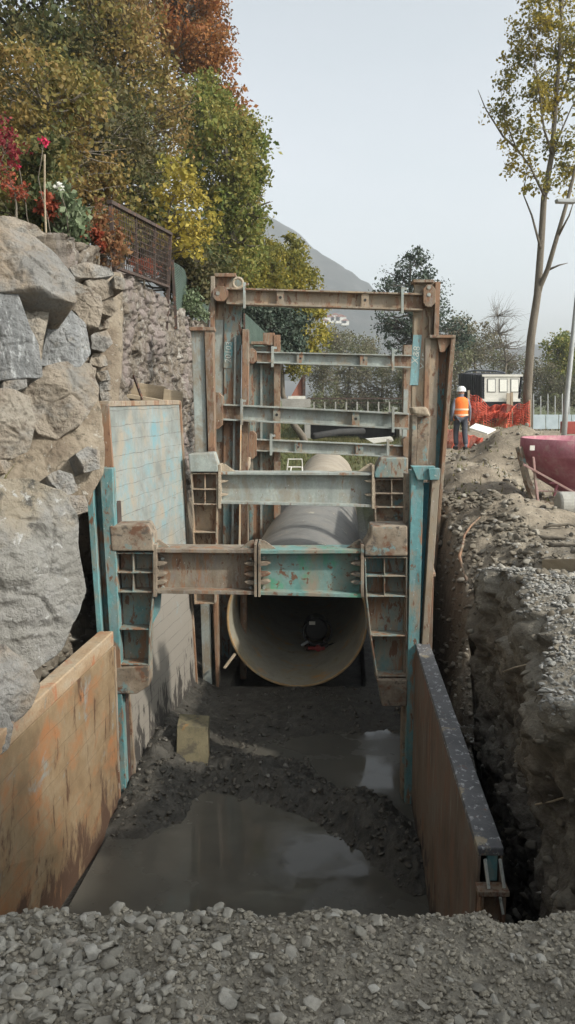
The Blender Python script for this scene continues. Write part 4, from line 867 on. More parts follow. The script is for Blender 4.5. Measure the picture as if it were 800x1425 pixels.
# yellowish block on the floor
bz = Hs(-.98, 9.9); 
m = MB(); A_ = [Vector(at(246, 1010, 9.35)), Vector(at(245, 1064, 9.15)), Vector(at(289, 1072, 9.15)), Vector(at(289, 1013, 9.35))]; dd = Vector((0, .26, .05))
m.hexa(A_, [p+dd for p in A_]); props(m.build('wooden_block', 'block', None, .008), 'squarish muddy yellow wooden block standing on the trench floor', 'block')
# ------------------------------------------------------------------ things on the left wall
tb = thing('timber_box', 'weathered timber planks on the ledge behind the pale blue panel', 'timber', at(208, 560, 12.2))
m = MB(); m.quad((168, 529), (166, 550), (228, 560), (230, 538), 12.1, .05); m.build('plank', 'timber', tb, .006)
m = MB(); m.quad((228, 541), (226, 562), (254, 566), (254, 545), 11.9, .05); m.build('plank', 'timber', tb, .006)
m = MB(); m.quad((164, 546), (164, 552), (246, 566), (246, 560), 11.8, .3); m.build('plank', 'timber', tb, .006)
m = MB(); m.bar(at(186, 522, 11.9), at(198, 556, 11.8), .03); m.build('stake', 'iron', tb)
# iron fence panel
fy0, fy1 = 10.9, 15.6
A0, A1 = Vector(at(153, 282, fy0)), Vector(at(237, 325, fy1)); B0, B1 = Vector(at(160, 372, fy0)), Vector(at(234, 399, fy1))
fn = thing('iron_fence', 'rusty iron fence panel with wire mesh on top of the rubble wall', 'fence', (A0.x, A0.y, 3.2))
m = MB(); m.bar(A0, A0.lerp(B0, 1)+Vector((0, 0, -.25)), .05); m.build('post', 'iron', fn, .003)
m = MB(); m.bar(A1, A1+(B1-A1).normalized()*1.9, .06); m.build('post', 'iron', fn, .003)
m = MB(); m.bar(A0+Vector((0, -.05, 0)), A1+Vector((0, .05, 0)), .07, .05); m.build('rail', 'iron', fn, .003)
m = MB(); m.bar(B0, B1, .05, .04); m.build('rail', 'iron', fn, .003)
m = MB()
for k in range(1, 30):
    t = k/30; m.bar(A0.lerp(A1, t), B0.lerp(B1, t), .010 if k % 10 else .03)
for k in range(1, 10): t = k/10; m.bar(A0.lerp(B0, t), A1.lerp(B1, t), .008)
m.build('wire_mesh', 'iron', fn)
def net(P, nu, nv, w, m, th=.6):
    """ribbons in both directions over the surface P(u, v)"""
    for i in range(nu+1):
        m.tube([P(i/nu, j/nv) for j in range(nv+1)], w, 4, False)
    for j in range(nv+1):
        m.tube([P(i/nu, j/nv) for i in range(nu+1)], w, 4, False)
# green mesh fence behind
gn = thing('net_fence', 'green mesh fence along the bank left of the tall frame', 'fence', at(262, 430, 17), None)
m = MB()
def PG(u, v):
    Y = 16+u*7; top = 365+u*48; bot = 428+u*22; p = Vector(at(240+u*52, top+(bot-top)*v, Y)); p.x += .07*math.sin(u*9+v*2); return p
net(PG, 40, 26, .008, m); m.build('mesh', 'net_green', gn)
for u in (0, .5, 1):
    m = MB(); m.bar(PG(u, 0)+Vector((0, 0, .05)), PG(u, 1)+Vector((0, 0, -.4)), .05); m.build('post', 'iron', gn)
gn = thing('net_fence', 'small piece of green mesh fence showing between the tall frame and the far frame', 'fence', at(352, 470, 27), None)
m = MB()
def PG2(u, v): return Vector(at(340+u*30, 436+u*28+(40-u*14)*v, 26+u*3))
net(PG2, 20, 20, .012, m); m.build('mesh', 'net_green', gn)
for u in (0, 1):
    m = MB(); m.bar(PG2(u, 0), PG2(u, 1)+Vector((0, 0, -.6)), .06); m.build('post', 'iron', gn)
# ------------------------------------------------------------------ foliage
def leaves(centers, rad, n_each, size, seed, squash=.8):
    rg = np.random.default_rng(seed); C = np.repeat(np.asarray(centers), n_each, 0); R = np.repeat(np.asarray(rad), n_each)
    n = len(C); d = rg.normal(size=(n, 3)); d /= np.linalg.norm(d, axis=1)[:, None]
    rr = R*rg.uniform(0, 1, n)**.45; P = C+d*rr[:, None]*np.array([1, 1, squash])
    a = rg.normal(size=(n, 3)); a[:, 2] -= .35; a /= np.linalg.norm(a, axis=1)[:, None]
    b_ = np.cross(a, rg.normal(size=(n, 3))); cf = np.repeat(rg.uniform(.6, 1.35, len(np.asarray(centers))), n_each)[:, None]; b_ /= np.linalg.norm(b_, axis=1)[:, None]
    nn = np.cross(a, b_); s = cf*size*rg.uniform(.6, 1.3, n)[:, None]
    v = np.stack([P, P+a*s*.5+b_*s*.32+nn*s*.06, P+a*s, P+a*s*.5-b_*s*.32+nn*s*.06], 1)
    f = np.arange(n*4).reshape(n, 4); return v.reshape(-1, 3), f
def cl_in(ells, n, seed, shell=.35):
    """cluster centres spread through ellipsoids given as (px, py, rx_px, ry_px, Y, ry_depth)"""
    rg = np.random.default_rng(seed); out = []; wts = np.array([e[2]*e[3] for e in ells], float); wts /= wts.sum()
    for e, w_ in zip(ells, wts):
        k = max(3, int(n*w_)); px, py, rx, ry, Y = e[:5]; c = np.array(at(px, py, Y)); sx = rx*Y/F; sz = ry*Y/F; sy = e[5] if len(e) > 5 else (sx+sz)/2
        d = rg.normal(size=(k, 3)); d /= np.linalg.norm(d, axis=1)[:, None]; r = rg.uniform(shell, 1, k)**.6
        out.append(c+d*r[:, None]*np.array([sx, sy, sz]))
    return np.concatenate(out)
def branch_pts(a, b, seed, sag=.12, n=6):
    rg = np.random.default_rng(seed); a = np.array(a); b = np.array(b); L_ = np.linalg.norm(b-a); pts = []
    off = rg.normal(size=3)*L_*.08
    for i in range(n+1):
        t = i/n; p = a+(b-a)*t+off*math.sin(t*math.pi)+rg.normal(size=3)*L_*.012*(0 < i < n); p[2] -= math.sin(t*math.pi)*sag*L_*.4; pts.append(p)
    return pts
def tree(name, label, base, trunk_top, r0, ells, ncl, nl, crad, lsize, mat, seed, bark='bark', group=None, stems=None, nbr=26, shell=.35, zbase=None, cat='tree', extra=None, brr=.35):
    zb = Hs(*base)-.15 if zbase is None else zbase
    root = thing(name, label, cat, (base[0], base[1], zb), group)
    rg = np.random.default_rng(seed)
    C = cl_in(ells, ncl, seed, shell); R = crad*rg.uniform(.45, 1.4, len(C))
    m_ = MB(); trunks = stems or [[(base[0], base[1], zb), tuple(trunk_top)]]
    axis_pts = []
    for st in trunks:
        pts = [Vector(p) for p in st]
        if len(pts) == 2:
            q = branch_pts(pts[0][:], pts[1][:], seed, 0, 9)
        else: q = [np.array(p[:]) for p in pts]
        ki = trunks.index(st); rk = r0*(1, .62)[ki] if ki < 2 else r0*.26
        rads = [rk*(1-.8*i/(len(q)-1)) for i in range(len(q))]
        m_.tube(q, rads, 9); axis_pts += [(np.array(p), r) for p, r in list(zip(q, rads))[len(q)//3:]]
    sel = rg.permutation(len(C))[:nbr]
    for k in sel:
        cpt = C[k]; cand = [(np.linalg.norm(cpt-p)+max(0, p[2]-cpt[2])*1.5, i) for i, (p, r) in enumerate(axis_pts)]; i = min(cand)[1]
        p, r = axis_pts[i]; q = branch_pts(p, cpt, seed+k, .06); rb = min(r*.7, r0*brr)
        m_.tube(q, [rb*(1-.8*j/(len(q)-1)) for j in range(len(q))], 5)
        for s_ in range(3):
            e = cpt+np.clip(rg.normal(size=3), -1.2, 1.2)*crad*.7; m_.tube(branch_pts(q[3], e, seed+k*3+s_, .05, 4), [rb*.4, rb*.35, rb*.28, rb*.2, rb*.1], 4)
    m_.build('trunk', bark, root, 0, True)
    if nl:
        v, f = leaves(C, R, nl, lsize, seed+5); link('crown', mesh_np('crown', v, f), mat, root)
    return root
LM = lambda n, a, b=None, t=.35: M.__setitem__(n, leaf_mat(n, a, b, t))
LM('l_orange', [(0.184, 0.057, 0.023), (0.322, 0.115, 0.040), (0.414, 0.184, 0.057), (0.230, 0.138, 0.057)], [(0.149, 0.103, 0.034), (0.276, 0.115, 0.034), (0.345, 0.149, 0.046)])
LM('l_green', [(0.081, 0.115, 0.027), (0.135, 0.176, 0.041), (0.216, 0.243, 0.061), (0.270, 0.230, 0.068)], [(0.121, 0.135, 0.034), (0.216, 0.216, 0.054), (0.351, 0.270, 0.068)])
LM('l_olive', [(.11, .12, .04), (.19, .17, .05), (.28, .20, .06), (.17, .17, .05)], [(.24, .15, .06), (.32, .20, .07), (.17, .14, .05)])
LM('l_dark', [(0.047, 0.068, 0.027), (0.081, 0.095, 0.034), (0.121, 0.121, 0.047), (0.162, 0.135, 0.054)], [(0.081, 0.081, 0.034), (0.135, 0.108, 0.047)])
LM('l_yellow', [(.30, .22, .04), (.42, .33, .06), (.48, .38, .08), (.25, .22, .05)], [(.2, .2, .05), (.35, .3, .06)])
LM('l_yelgreen', [(0.161, 0.172, 0.034), (0.276, 0.253, 0.046), (0.391, 0.322, 0.057), (0.460, 0.368, 0.069)], [(0.138, 0.149, 0.034), (0.230, 0.207, 0.046)])
LM('l_red', [(.14, .02, .025), (.22, .03, .04), (.28, .05, .05)], None)
LM('l_redor', [(.27, .055, .03), (.34, .09, .045), (.2, .045, .03)], None)
LM('l_bush', [(.10, .14, .07), (.16, .20, .11), (.24, .28, .17)], None)
LM('l_rust', [(.18, .08, .04), (.28, .13, .06), (.24, .16, .08)], None)
LM('l_pinedark', [(0.036, 0.060, 0.042), (0.060, 0.084, 0.060), (0.090, 0.108, 0.078)], None, .15)
LM('l_tall', [(.10, .12, .035), (.17, .17, .05), (.26, .22, .05), (.34, .27, .05)], [(.3, .24, .04), (.4, .3, .05)])
LM('l_tallg', [(.09, .11, .05), (.13, .15, .06), (.18, .18, .07)], None)
LM('l_wood', [(0.163, 0.138, 0.094), (0.213, 0.181, 0.125), (0.150, 0.150, 0.088), (0.250, 0.213, 0.150)], [(0.125, 0.150, 0.075), (0.188, 0.188, 0.100)])
HG = 'trees on the hillside above the wall'
# far part of the hillside first
tree('broadleaf_tree', 'dark tree filling the upper left corner behind bare twigs', (-9.5, 24), at(20, 40, 23), .28, [(10, 60, 120, 130, 22, 3), (100, 20, 90, 60, 24, 2.5), (-60, 200, 90, 90, 20, 2)], 260, 120, .62, .145, 'l_dark', 1, 'bark_dark', HG)
tree('broadleaf_tree', 'rust orange tree highest on the hillside, against the sky', (-7.5, 34), at(255, 20, 32), .30, [(262, 30, 55, 70, 32, 2.5), (295, 100, 28, 62, 32, 1.6), (318, 160, 22, 35, 31, 1.2), (215, -20, 90, 60, 33, 3), (340, 165, 14, 12, 31, .6)], 250, 100, .55, .14, 'l_orange', 2, 'bark', HG, nbr=70)
tree('broadleaf_tree', 'tall green tree turning yellow on the right flank of the hillside', (-5.2, 31), at(310, 190, 29), .28, [(312, 240, 52, 80, 29, 2.2), (335, 300, 36, 60, 28, 1.6), (285, 170, 45, 55, 30, 2), (300, 350, 60, 40, 28, 2), (350, 215, 16, 45, 29, 1)], 300, 125, .50, .135, 'l_green', 3, 'bark', HG, nbr=70)
tree('broadleaf_tree', 'golden brown leafed tree in the middle of the hillside', (-7.0, 24), at(170, 60, 23), .20, [(165, 90, 60, 90, 23, 2), (205, 170, 55, 90, 23, 1.8), (150, 10, 70, 50, 24, 2)], 260, 75, .48, .11, 'l_olive', 4, 'bark', HG, nbr=110)
tree('broadleaf_tree', 'sparse grey stemmed tree with small olive leaves behind the iron fence', (-5.4, 18.5), at(130, 130, 17.5), .12, [(120, 170, 75, 70, 18, 1.4), (180, 220, 50, 60, 18, 1.2), (90, 240, 60, 50, 17, 1.2)], 220, 55, .38, .10, 'l_dark', 5, 'bark', HG, nbr=90)
tree('broadleaf_tree', 'olive and ochre thicket tree behind the rose bushes', (-6.6, 15.5), at(60, 150, 14.5), .12, [(50, 150, 90, 70, 15, 1.2), (150, 280, 60, 55, 16.5, 1), (30, 250, 60, 60, 14, 1)], 230, 60, .36, .09, 'l_olive', 6, 'bark', HG, nbr=80)
tree('young_tree', 'young tree with yellow leaves right of the iron fence', (-3.6, 17.5), at(250, 260, 17), .06, [(262, 250, 26, 30, 17, .7), (275, 300, 28, 35, 17, .7), (250, 330, 22, 26, 17, .6), (235, 270, 20, 40, 17, .6), (268, 345, 16, 16, 16.5, .4)], 90, 20, .24, .10, 'l_yellow', 7, 'bark', HG, nbr=40)
tree('evergreen_bush', 'dark green bush low behind the iron fence', (-4.2, 19), at(250, 330, 19), .1, [(215, 320, 45, 40, 19.5, 1), (270, 370, 45, 45, 20, 1.2)], 120, 90, .4, .12, 'l_dark', 8, 'bark_dark', None, cat='bush')
tree('evergreen_bush', 'very dark evergreen behind the top of the tall frame', (-1.3, 31), at(385, 455, 30), .15, [(375, 450, 45, 36, 30, 1.2), (400, 480, 22, 22, 30, .8), (345, 440, 30, 30, 29, 1)], 150, 120, .42, .13, 'l_pinedark', 9, 'bark_dark', None, cat='bush')
tree('broadleaf_tree', 'yellow autumn tree showing beyond the tall frame', (.9, 37), at(400, 400, 36), .18, [(395, 385, 30, 42, 36, 1.5), (420, 400, 24, 32, 36, 1.2), (430, 455, 26, 42, 36, 1.2), (400, 350, 22, 20, 37, .9), (415, 510, 18, 14, 36, .6)], 210, 75, .42, .14, 'l_yelgreen', 10, 'bark', None)
tree('broadleaf_tree', 'olive yellow tree between the green tree and the sky', (-3.2, 34), at(350, 350, 33), .18, [(352, 365, 30, 38, 33, 1.3), (375, 400, 22, 30, 33, 1), (330, 390, 40, 30, 32, 1.3)], 150, 80, .42, .14, 'l_yelgreen', 11, 'bark', HG)
# shrubs on the wall top
def bush(name, label, px, Y, n, nl, cr, ls, mat, seed, base_px=None, group=None, nbr=14):
    c = at(*(base_px or (px[0][0], px[0][1]+px[0][3])), Y)
    return tree(name, label, (c[0], c[1]), at(px[0][0], px[0][1], Y), .022, [(a, b_, c_, d_, Y, .35) for a, b_, c_, d_ in px], n, nl, cr, ls, mat, seed, 'bark', group, zbase=min(c[2], 3.5), cat='shrub', nbr=nbr, shell=.1)
bush('leafy_shrub', 'light green large leafed shrub on the wall end', [(98, 308, 22, 34), (88, 280, 16, 18), (108, 335, 14, 14)], 10.6, 60, 30, .14, .09, 'l_bush', 21, (98, 375))
bush('red_creeper', 'dark red leaved creeper at the left edge', [(5, 215, 11, 45), (20, 205, 12, 9), (0, 180, 8, 25)], 9.5, 30, 15, .10, .05, 'l_red', 22, (5, 320))
bush('red_creeper', 'bright orange red creeper spray beside the dark red one', [(20, 262, 15, 16), (10, 245, 8, 14), (35, 268, 7, 7)], 9.6, 22, 14, .08, .04, 'l_redor', 23, (20, 320))
bush('red_shrub', 'small orange red shrub left of the light green one', [(70, 290, 13, 14), (74, 282, 8, 8)], 10.4, 22, 30, .08, .055, 'l_redor', 24, (70, 345))
bush('red_shrub', 'little pinkish red shrub left of the iron fence', [(134, 328, 7, 14), (140, 345, 5, 8)], 10.7, 14, 26, .07, .05, 'l_redor', 25, (136, 372))
bush('dry_shrub', 'rusty brown dry stalks at the foot of the iron fence', [(140, 330, 20, 45), (165, 345, 18, 25), (120, 360, 22, 12)], 10.9, 60, 22, .12, .06, 'l_rust', 26, (140, 375), nbr=40)
bush('red_shrub', 'red leaves glowing behind the iron fence mesh', [(195, 368, 8, 14), (210, 378, 7, 12)], 14.8, 18, 22, .11, .07, 'l_redor', 27, (200, 400))
bush('green_shrub', 'dark green shrub with roses above the flat slab', [(50, 235, 26, 40), (60, 290, 26, 30), (20, 295, 30, 18), (70, 210, 18, 20)], 10.8, 90, 40, .16, .07, 'l_dark', 28, (45, 330), nbr=30)
bush('dry_shrub', 'pale grass and weeds below the green mesh fence', [(262, 420, 20, 18), (278, 432, 16, 12)], 18.5, 40, 30, .16, .08, 'l_bush', 29, (265, 445))
m = MB()
def bloom(px, py, Y, r, mat, label, seed):
    root = thing('rose', label, 'flower', at(px, py, Y)); c = Vector(at(px, py, Y)); rg = np.random.default_rng(seed)
    v, f = leaves([c[:]], [r], 40, r*.9, seed); link('bloom', mesh_np('bloom', v, f), mat, root)
    q = MB(); q.tube(branch_pts(c[:], (c.x+.1, c.y+.05, 3.3), seed, 0, 6), .006, 5); q.build('stem', 'bark', root)
M['l_pinkrose'] = leaf_mat('l_pinkrose', [(.6, .03, .10), (.7, .06, .14)]); M['l_whiterose'] = leaf_mat('l_whiterose', [(.75, .75, .68), (.8, .78, .74)])
bloom(61, 196, 10.0, .05, 'l_pinkrose', 'vivid pink rose standing highest above the wall', 41)
bloom(26, 232, 9.8, .035, 'l_pinkrose', 'smaller pink rose near the left edge', 42)
bloom(83, 259, 10.2, .045, 'l_whiterose', 'white rose just above the light green shrub', 43)
# thin canes
m = MB(); m.tube([at(65, 345, 9.9), at(62, 280, 9.9), at(62, 215, 9.9)], .012, 6); props(m.build('garden_cane', 'timber'), 'thin upright cane beside the orange red shrub', 'cane')
# centre dark tree
tree('broadleaf_tree', 'dark grey green tree with open crown behind the right top post', (7.2, 46), at(572, 370, 45), .22, [(572, 372, 30, 34, 45, 1.4), (545, 400, 26, 26, 45, 1.2), (590, 415, 32, 34, 45, 1.4), (555, 450, 34, 36, 45, 1.4), (618, 455, 28, 30, 45, 1.3), (640, 470, 18, 18, 45, 1), (585, 485, 40, 30, 45, 1.3)], 210, 46, .48, .15, 'l_pinedark', 12, 'bark_dark', None, nbr=90, shell=.2)
# the tall tree on the right
YT = 28.0
T = lambda x, y, d=0: at(x, y, YT+d)
stL = [T(735, 600), T(734, 545), T(739, 470), T(748, 410), T(753, 340, .2), T(757, 275, .3), T(768, 215, .2), T(773, 150), T(778, 80, -.2), T(782, 0, -.2), T(785, -60)]
stR = [T(746, 420), T(752, 398), T(762, 375, -.3), T(775, 330, -.5), T(788, 285, -.5), T(802, 230, -.4), T(812, 160, -.3), T(815, 80, -.2), T(812, 0)]
brs = [[T(757, 272), T(738, 232), T(718, 205, .5), T(700, 160, .6), T(697, 125, .6)], [T(768, 214), T(757, 180, -.5), T(752, 140, -.6), T(745, 90, -.7), T(740, 40, -.7)],
       [T(776, 330, -.5), T(792, 300, -.8), T(800, 275, -1)], [T(762, 376, -.3), T(778, 369, -.4), T(790, 366, -.5)], [T(773, 150), T(790, 110, .4), T(800, 60, .6), T(805, 20, .6)], [T(752, 345), T(740, 300, .4), T(728, 270, .6), T(735, 225)],
       [T(720, 208, .5), T(700, 190, .8), T(675, 150, .9), T(665, 125, 1)], [T(768, 214), T(782, 180, .6), T(795, 150, .9), T(812, 120, 1)]]
el = [(755, 30, 48, 40, YT, 1.2), (790, 60, 50, 50, YT, 1.2), (725, 75, 26, 40, YT+.5, .8), (705, 120, 20, 26, YT+.6, .6), (745, 130, 32, 36, YT-.4, .9), (775, 130, 30, 36, YT, .9), (700, 155, 30, 22, YT+.8, .7), (730, 185, 34, 28, YT, .8), (780, 200, 30, 28, YT, .8), (718, 225, 26, 18, YT+.4, .6), (752, 250, 34, 14, YT, .6), (800, 240, 24, 30, YT, .6), (770, -20, 60, 30, YT, 1.3), (830, 100, 40, 80, YT, 1.2)]
tree('tall_tree', 'tall slender two stemmed tree with thin yellowing crown on the right', (T(735, 600)[0], YT), None, .165, el, 420, 26, .30, .12, 'l_tall', 13, 'bark', None, stems=[stL, stR]+brs, nbr=110, shell=0, zbase=-.1, brr=.09)
# background trees, right
tree('bare_tree', 'bare twiggy tree behind the white backed truck', (16, 62), at(693, 440, 62), .16, [(695, 450, 32, 38, 62, 2), (680, 480, 30, 26, 62, 2), (715, 490, 24, 20, 62, 1.6)], 150, 0, 1.0, .1, None, 14, 'bark', None, nbr=150, shell=0, brr=.22)
tree('broadleaf_tree', 'round topped greenish tree behind the lamp pole', (26, 66), at(775, 490, 66), .2, [(776, 490, 20, 30, 66, 1.3), (772, 530, 24, 26, 66, 1.5), (790, 510, 20, 30, 66, 1.3)], 110, 80, .7, .22, 'l_green', 15, 'bark', None, shell=.1)
wood = [(630, 510, 40, 50, 58), (665, 490, 36, 44, 60), (640, 470, 24, 26, 59), (700, 520, 40, 40, 66), (745, 530, 34, 34, 64), (790, 545, 34, 26, 62), (600, 520, 36, 40, 56), (560, 530, 36, 32, 60), (520, 520, 36, 40, 62), (480, 510, 36, 44, 64), (450, 520, 30, 34, 60), (470, 475, 24, 22, 66), (510, 490, 22, 24, 66), (820, 520, 30, 40, 62)]
wl = ['brown grey thicket tree just right of the second right post', 'bare brown tree left of the twiggy one', 'greenish brown tree top beside the dark open tree', 'brown tree low behind the truck', 'grey brown tree between tall trunk and lamp pole', 'thicket tree behind the lamp pole foot', 'brown undergrowth tree left of the worker', 'greyish tree seen between the far frame struts, right end',
      'brown green tree seen between the far struts, middle', 'brown grey tree seen between the far struts, left of middle', 'bushy tree just right of the yellow autumn tree', 'pale bare tree below the mountain houses', 'bare treetop between yellow tree and dark open tree', 'brown tree at the right edge']
for k, (e, lb) in enumerate(zip(wood, wl)):
    c = at(e[0], 553, e[4])
    tree('thicket_tree', lb, (c[0], c[1]), at(e[0], e[1]-e[3]*.5, e[4]), .14, [(e[0], e[1], e[2], e[3], e[4], 1.5), (e[0], 560, e[2], 14, e[4]-1, 1)], 70, 55, .8, .16, 'l_wood', 60+k, 'bark', 'trees of the wood beyond the trench', nbr=40, shell=.05)
tree('broadleaf_tree', 'dense unseen tree added behind the camera for shade, on the right bank', (9.5, -3.5), (9.3, -3.2, 6.5), .25, [], 0, 0, .6, .2, 'l_green', 90) if False else None
def shade_tree(label, x, y, z0, z1, r, seed):  # tree out of view, added to cast shade on the near ground
    rg = np.random.default_rng(seed); root = thing('broadleaf_tree', label, 'tree', (x, y, 0), 'unseen trees added behind the camera for shade')
    C = rg.normal(size=(170, 3)); C /= np.linalg.norm(C, axis=1)[:, None]; C = np.array([x, y, (z0+z1)/2])+C*(rg.uniform(.2, 1, 170)**.5)[:, None]*np.array([r, r, (z1-z0)/2])
    m_ = MB(); q = branch_pts((x, y, -.2), (x, y, z1*.8), seed, 0, 9); m_.tube(q, [.24*(1-.08*i) for i in range(10)], 9)
    for k in range(30): m_.tube(branch_pts(q[4+k % 5], C[k], seed+k, .05), [.08, .07, .06, .05, .04, .03, .02], 5)
    m_.build('trunk', 'bark', root, 0, True); v, f = leaves(C, np.full(170, .8), 110, .22, seed); link('crown', mesh_np('crown', v, f), 'l_green', root)
shade_tree('unseen green tree added for shade behind the camera, nearer the trench', 8.2, -2.4, 3.0, 9.5, 2.9, 91)
shade_tree('unseen green tree added for shade behind the camera, farther back', 7.5, -7.5, 3.0, 9.0, 2.8, 92)
# grasses on the far banks
def tufts(name, label, boxes, n, h, mat, seed):
    rg = np.random.default_rng(seed); xs_, ys_ = [], []
    for (x0, x1, y0, y1, fr) in boxes:
        k = int(n*fr); xs_.append(rg.uniform(x0, x1, k)); ys_.append(rg.uniform(y0, y1, k))
    x = np.concatenate(xs_); y = np.concatenate(ys_); z = H(x, y); k = z > -1.6; x, y, z = x[k], y[k], z[k]; n = len(x)
    a = rg.uniform(0, 6.28, n); hh_ = h*rg.uniform(.4, 1.2, n); wv_ = .012+.008*y/20; ln = rg.normal(0, .3, (n, 2))*hh_[:, None]
    dx, dy = np.cos(a)*wv_, np.sin(a)*wv_
    v = np.stack([np.stack([x-dx, y-dy, z-.03], 1), np.stack([x+dx, y+dy, z-.03], 1), np.stack([x+ln[:, 0], y+ln[:, 1], z+hh_], 1)], 1).reshape(-1, 3)
    return props(link(name, mesh_np(name, v, np.arange(n*3).reshape(n, 3)), mat, base=(0, 0, 0)), label, 'grass', kind='stuff')
LM('l_grass', [(.09, .10, .03), (.14, .14, .05), (.24, .2, .1), (.1, .12, .04)])
tufts('grass', 'patchy weeds and dry grass on the far trench banks', [(-2.0, 1.0, 20, 34, .3), (-1.0, 5, 28, 46, .45), (-4, 14, 40, 60, .25)], 34000, .22, 'l_grass', 3)
tufts('grass', 'tufts of dry grass on top of the stone wall', [(-3.9, -2.55, 7, 24, 1)], 9000, .22, 'l_grass', 4)
tufts('grass', 'sparse weeds on the earth path by the worker', [(2.5, 9, 12, 30, 1)], 1800, .10, 'l_grass', 5)
# ------------------------------------------------------------------ far things seen between the struts
root = thing('footbridge', 'low concrete footbridge with a row of pale railing posts beyond the trench', 'bridge', at(490, 590, 42))
m = MB(); m.rect(428, 574, 560, 579, 42, 1.6); m.build('deck', 'concrete', root, .02)
m = MB(); m.rect(427, 553.5, 560, 555.5, 42, .06); m.build('rail', 'iron', root)
m = MB(); m.rect(427, 560, 560, 561, 42.02, .04); m.build('rail', 'iron', root)
for x in range(436, 556, 15):
    m = MB(); m.rect(x, 559, x+1.8, 574, 41.95, .1); m.build('railing_post', 'concrete', root)
for xa, xb in ((424, 432), (556, 570)): MB().rect(xa, 577, xb, 612, 42, 1.6).build('abutment', 'concrete', root)
m = MB(); m.rect(432, 579, 556, 612, 43.4, .2); m.build('culvert_dark_sheet', 'rubber', root)  # black sheet standing in for the darkness inside the culvert
m = MB(); a_ = Vector(at(434, 597, 38)); b_ = Vector(at(505, 600, 41)); a_ = Vector(at(436, 607, 37)); m.tube([a_, a_.lerp(b_, .5)+Vector((0, 0, .08)), b_], .15, 14); props(m.build('drain_hose', 'rubber', None, 0, True), 'thick black hose or pipe lying below the footbridge', 'hose')
hs_ = thing('small_shed', 'small reddish gabled shed on a pale wall left behind the far frame', 'shed', at(412, 575, 34))
m = MB(); m.prism([(404, 553), (421, 553), (421, 523)], 34, .8); m.build('gable', 'roofred', hs_)
m = MB(); m.rect(392, 555, 432, 567, 33.5, 1.5); m.build('wall', 'concrete', hs_)
m = MB(); m.rect(401, 551, 425, 555, 33.8, 1.2); m.build('sill', 'white', hs_)
m = MB(); m.rect(421, 522, 425, 556, 33.9, .2); m.build('post', 'iron', hs_)
st = thing('metal_stand', 'little white tubular stand on the trench bank behind the second crossbeam', 'stand', at(410, 657, 24))
m = MB(); m.tube([at(399, 657, 24), at(401, 639, 24), at(420, 639, 24), at(421, 657, 24)], .022, 6); m.tube([at(399, 650, 24), at(421, 650, 24)], .022, 6); m.build('frame', 'white', st)
m = MB(); m.tube([at(404, 659, 23.5), at(405, 650, 24)], .02, 6); m.tube([at(421, 659, 23.5), at(420, 650, 24)], .02, 6); m.build('leg', 'white', st)
m = MB(); m.quad((510, 611), (520, 617), (548, 613), (545, 608), 36, .5); props(m.build('white_board', 'white'), 'pale flat board on the grass right of the far pipe', 'board')
# mountain houses
for k, (px, py, s_) in enumerate([(458, 446, 3.2), (466, 443, 3), (474, 446, 3.5), (480, 450, 2.5), (452, 450, 2.4)]):
    c = Vector(at(px, py, 560)); root = thing('house', ['tiny white house, left of middle on the mountain foot', 'small white house highest of the far group', 'widest white house of the far group', 'rightmost tiny white house under the mountain', 'leftmost tiny white house under the mountain'][k], 'house', tuple(c-Vector((0, 0, s_))), 'houses at the foot of the mountain')
    m = MB(); m.box(c, (s_, 3, s_*.6)); m.build('wall', 'white', root)
    m = MB(); z0 = c.z+s_*.6+.01; m.hexa([(c.x-s_*1.1, c.y-3.3, z0), (c.x+s_*1.1, c.y-3.3, z0), (c.x, c.y-3.3, z0+s_*.5)], [(c.x-s_*1.1, c.y+3.3, z0), (c.x+s_*1.1, c.y+3.3, z0), (c.x, c.y+3.3, z0+s_*.5)]); m.build('roof', 'roofred', root)
# ------------------------------------------------------------------ right side: worker, net, truck, hopper, lamp
YW = 24.0
wp = Vector(at(640, 626, YW)); wz = wp.z
def skin_mesh(joints, edges, radii, root_i=0, sub=2):
    me = bpy.data.meshes.new('sk'); me.from_pydata(joints, edges, []); o = bpy.data.objects.new('sk', me); COL.objects.link(o)
    md = o.modifiers.new('s', 'SKIN'); md.use_smooth_shade = True
    for i, r in enumerate(radii): me.skin_vertices[0].data[i].radius = r if hasattr(r, '__len__') else (r, r)
    me.skin_vertices[0].data[root_i].use_root = True
    sb_ = o.modifiers.new('u', 'SUBSURF'); sb_.levels = sub; sb_.render_levels = sub
    bpy.context.view_layer.update(); dg = bpy.context.evaluated_depsgraph_get(); r = bpy.data.meshes.new_from_object(o.evaluated_get(dg))
    bpy.data.objects.remove(o); return r
# joint table (local: x right, y forward = away from camera, z up), mid-stride walking away
J = [(0, 0, .95), (0, 0, 1.15), (0, .02, 1.38), (0, .03, 1.50), (0, .05, 1.62), (0, .05, 1.70),           # pelvis..head
     (-.10, 0, .92), (-.11, .12, .50), (-.11, .02, .09), (-.11, .18, .04),                                # left leg forward
     (.10, 0, .92), (.12, -.02, .50), (.12, -.22, .12), (.13, -.08, .04),                                 # right leg back
     (-.19, .02, 1.42), (-.25, -.06, 1.14), (-.26, .04, .90), (-.26, .08, .82),
     (.19, .02, 1.42), (.26, .02, 1.14), (.28, .12, .90), (.28, .16, .82)]
E = [(0, 1), (1, 2), (2, 3), (3, 4), (4, 5), (0, 6), (6, 7), (7, 8), (8, 9), (0, 10), (10, 11), (11, 12), (12, 13), (2, 14), (14, 15), (15, 16), (16, 17), (2, 18), (18, 19), (19, 20), (20, 21)]
Rr = [(.15, .11), (.15, .11), (.16, .12), .06, .09, .08, .09, .062, .045, .045, .09, .062, .045, .045, .065, .05, .038, .035, .065, .05, .038, .035]
wr = thing('person', 'worker in an orange safety vest and white helmet walking away on the earth path', 'person', tuple(wp))
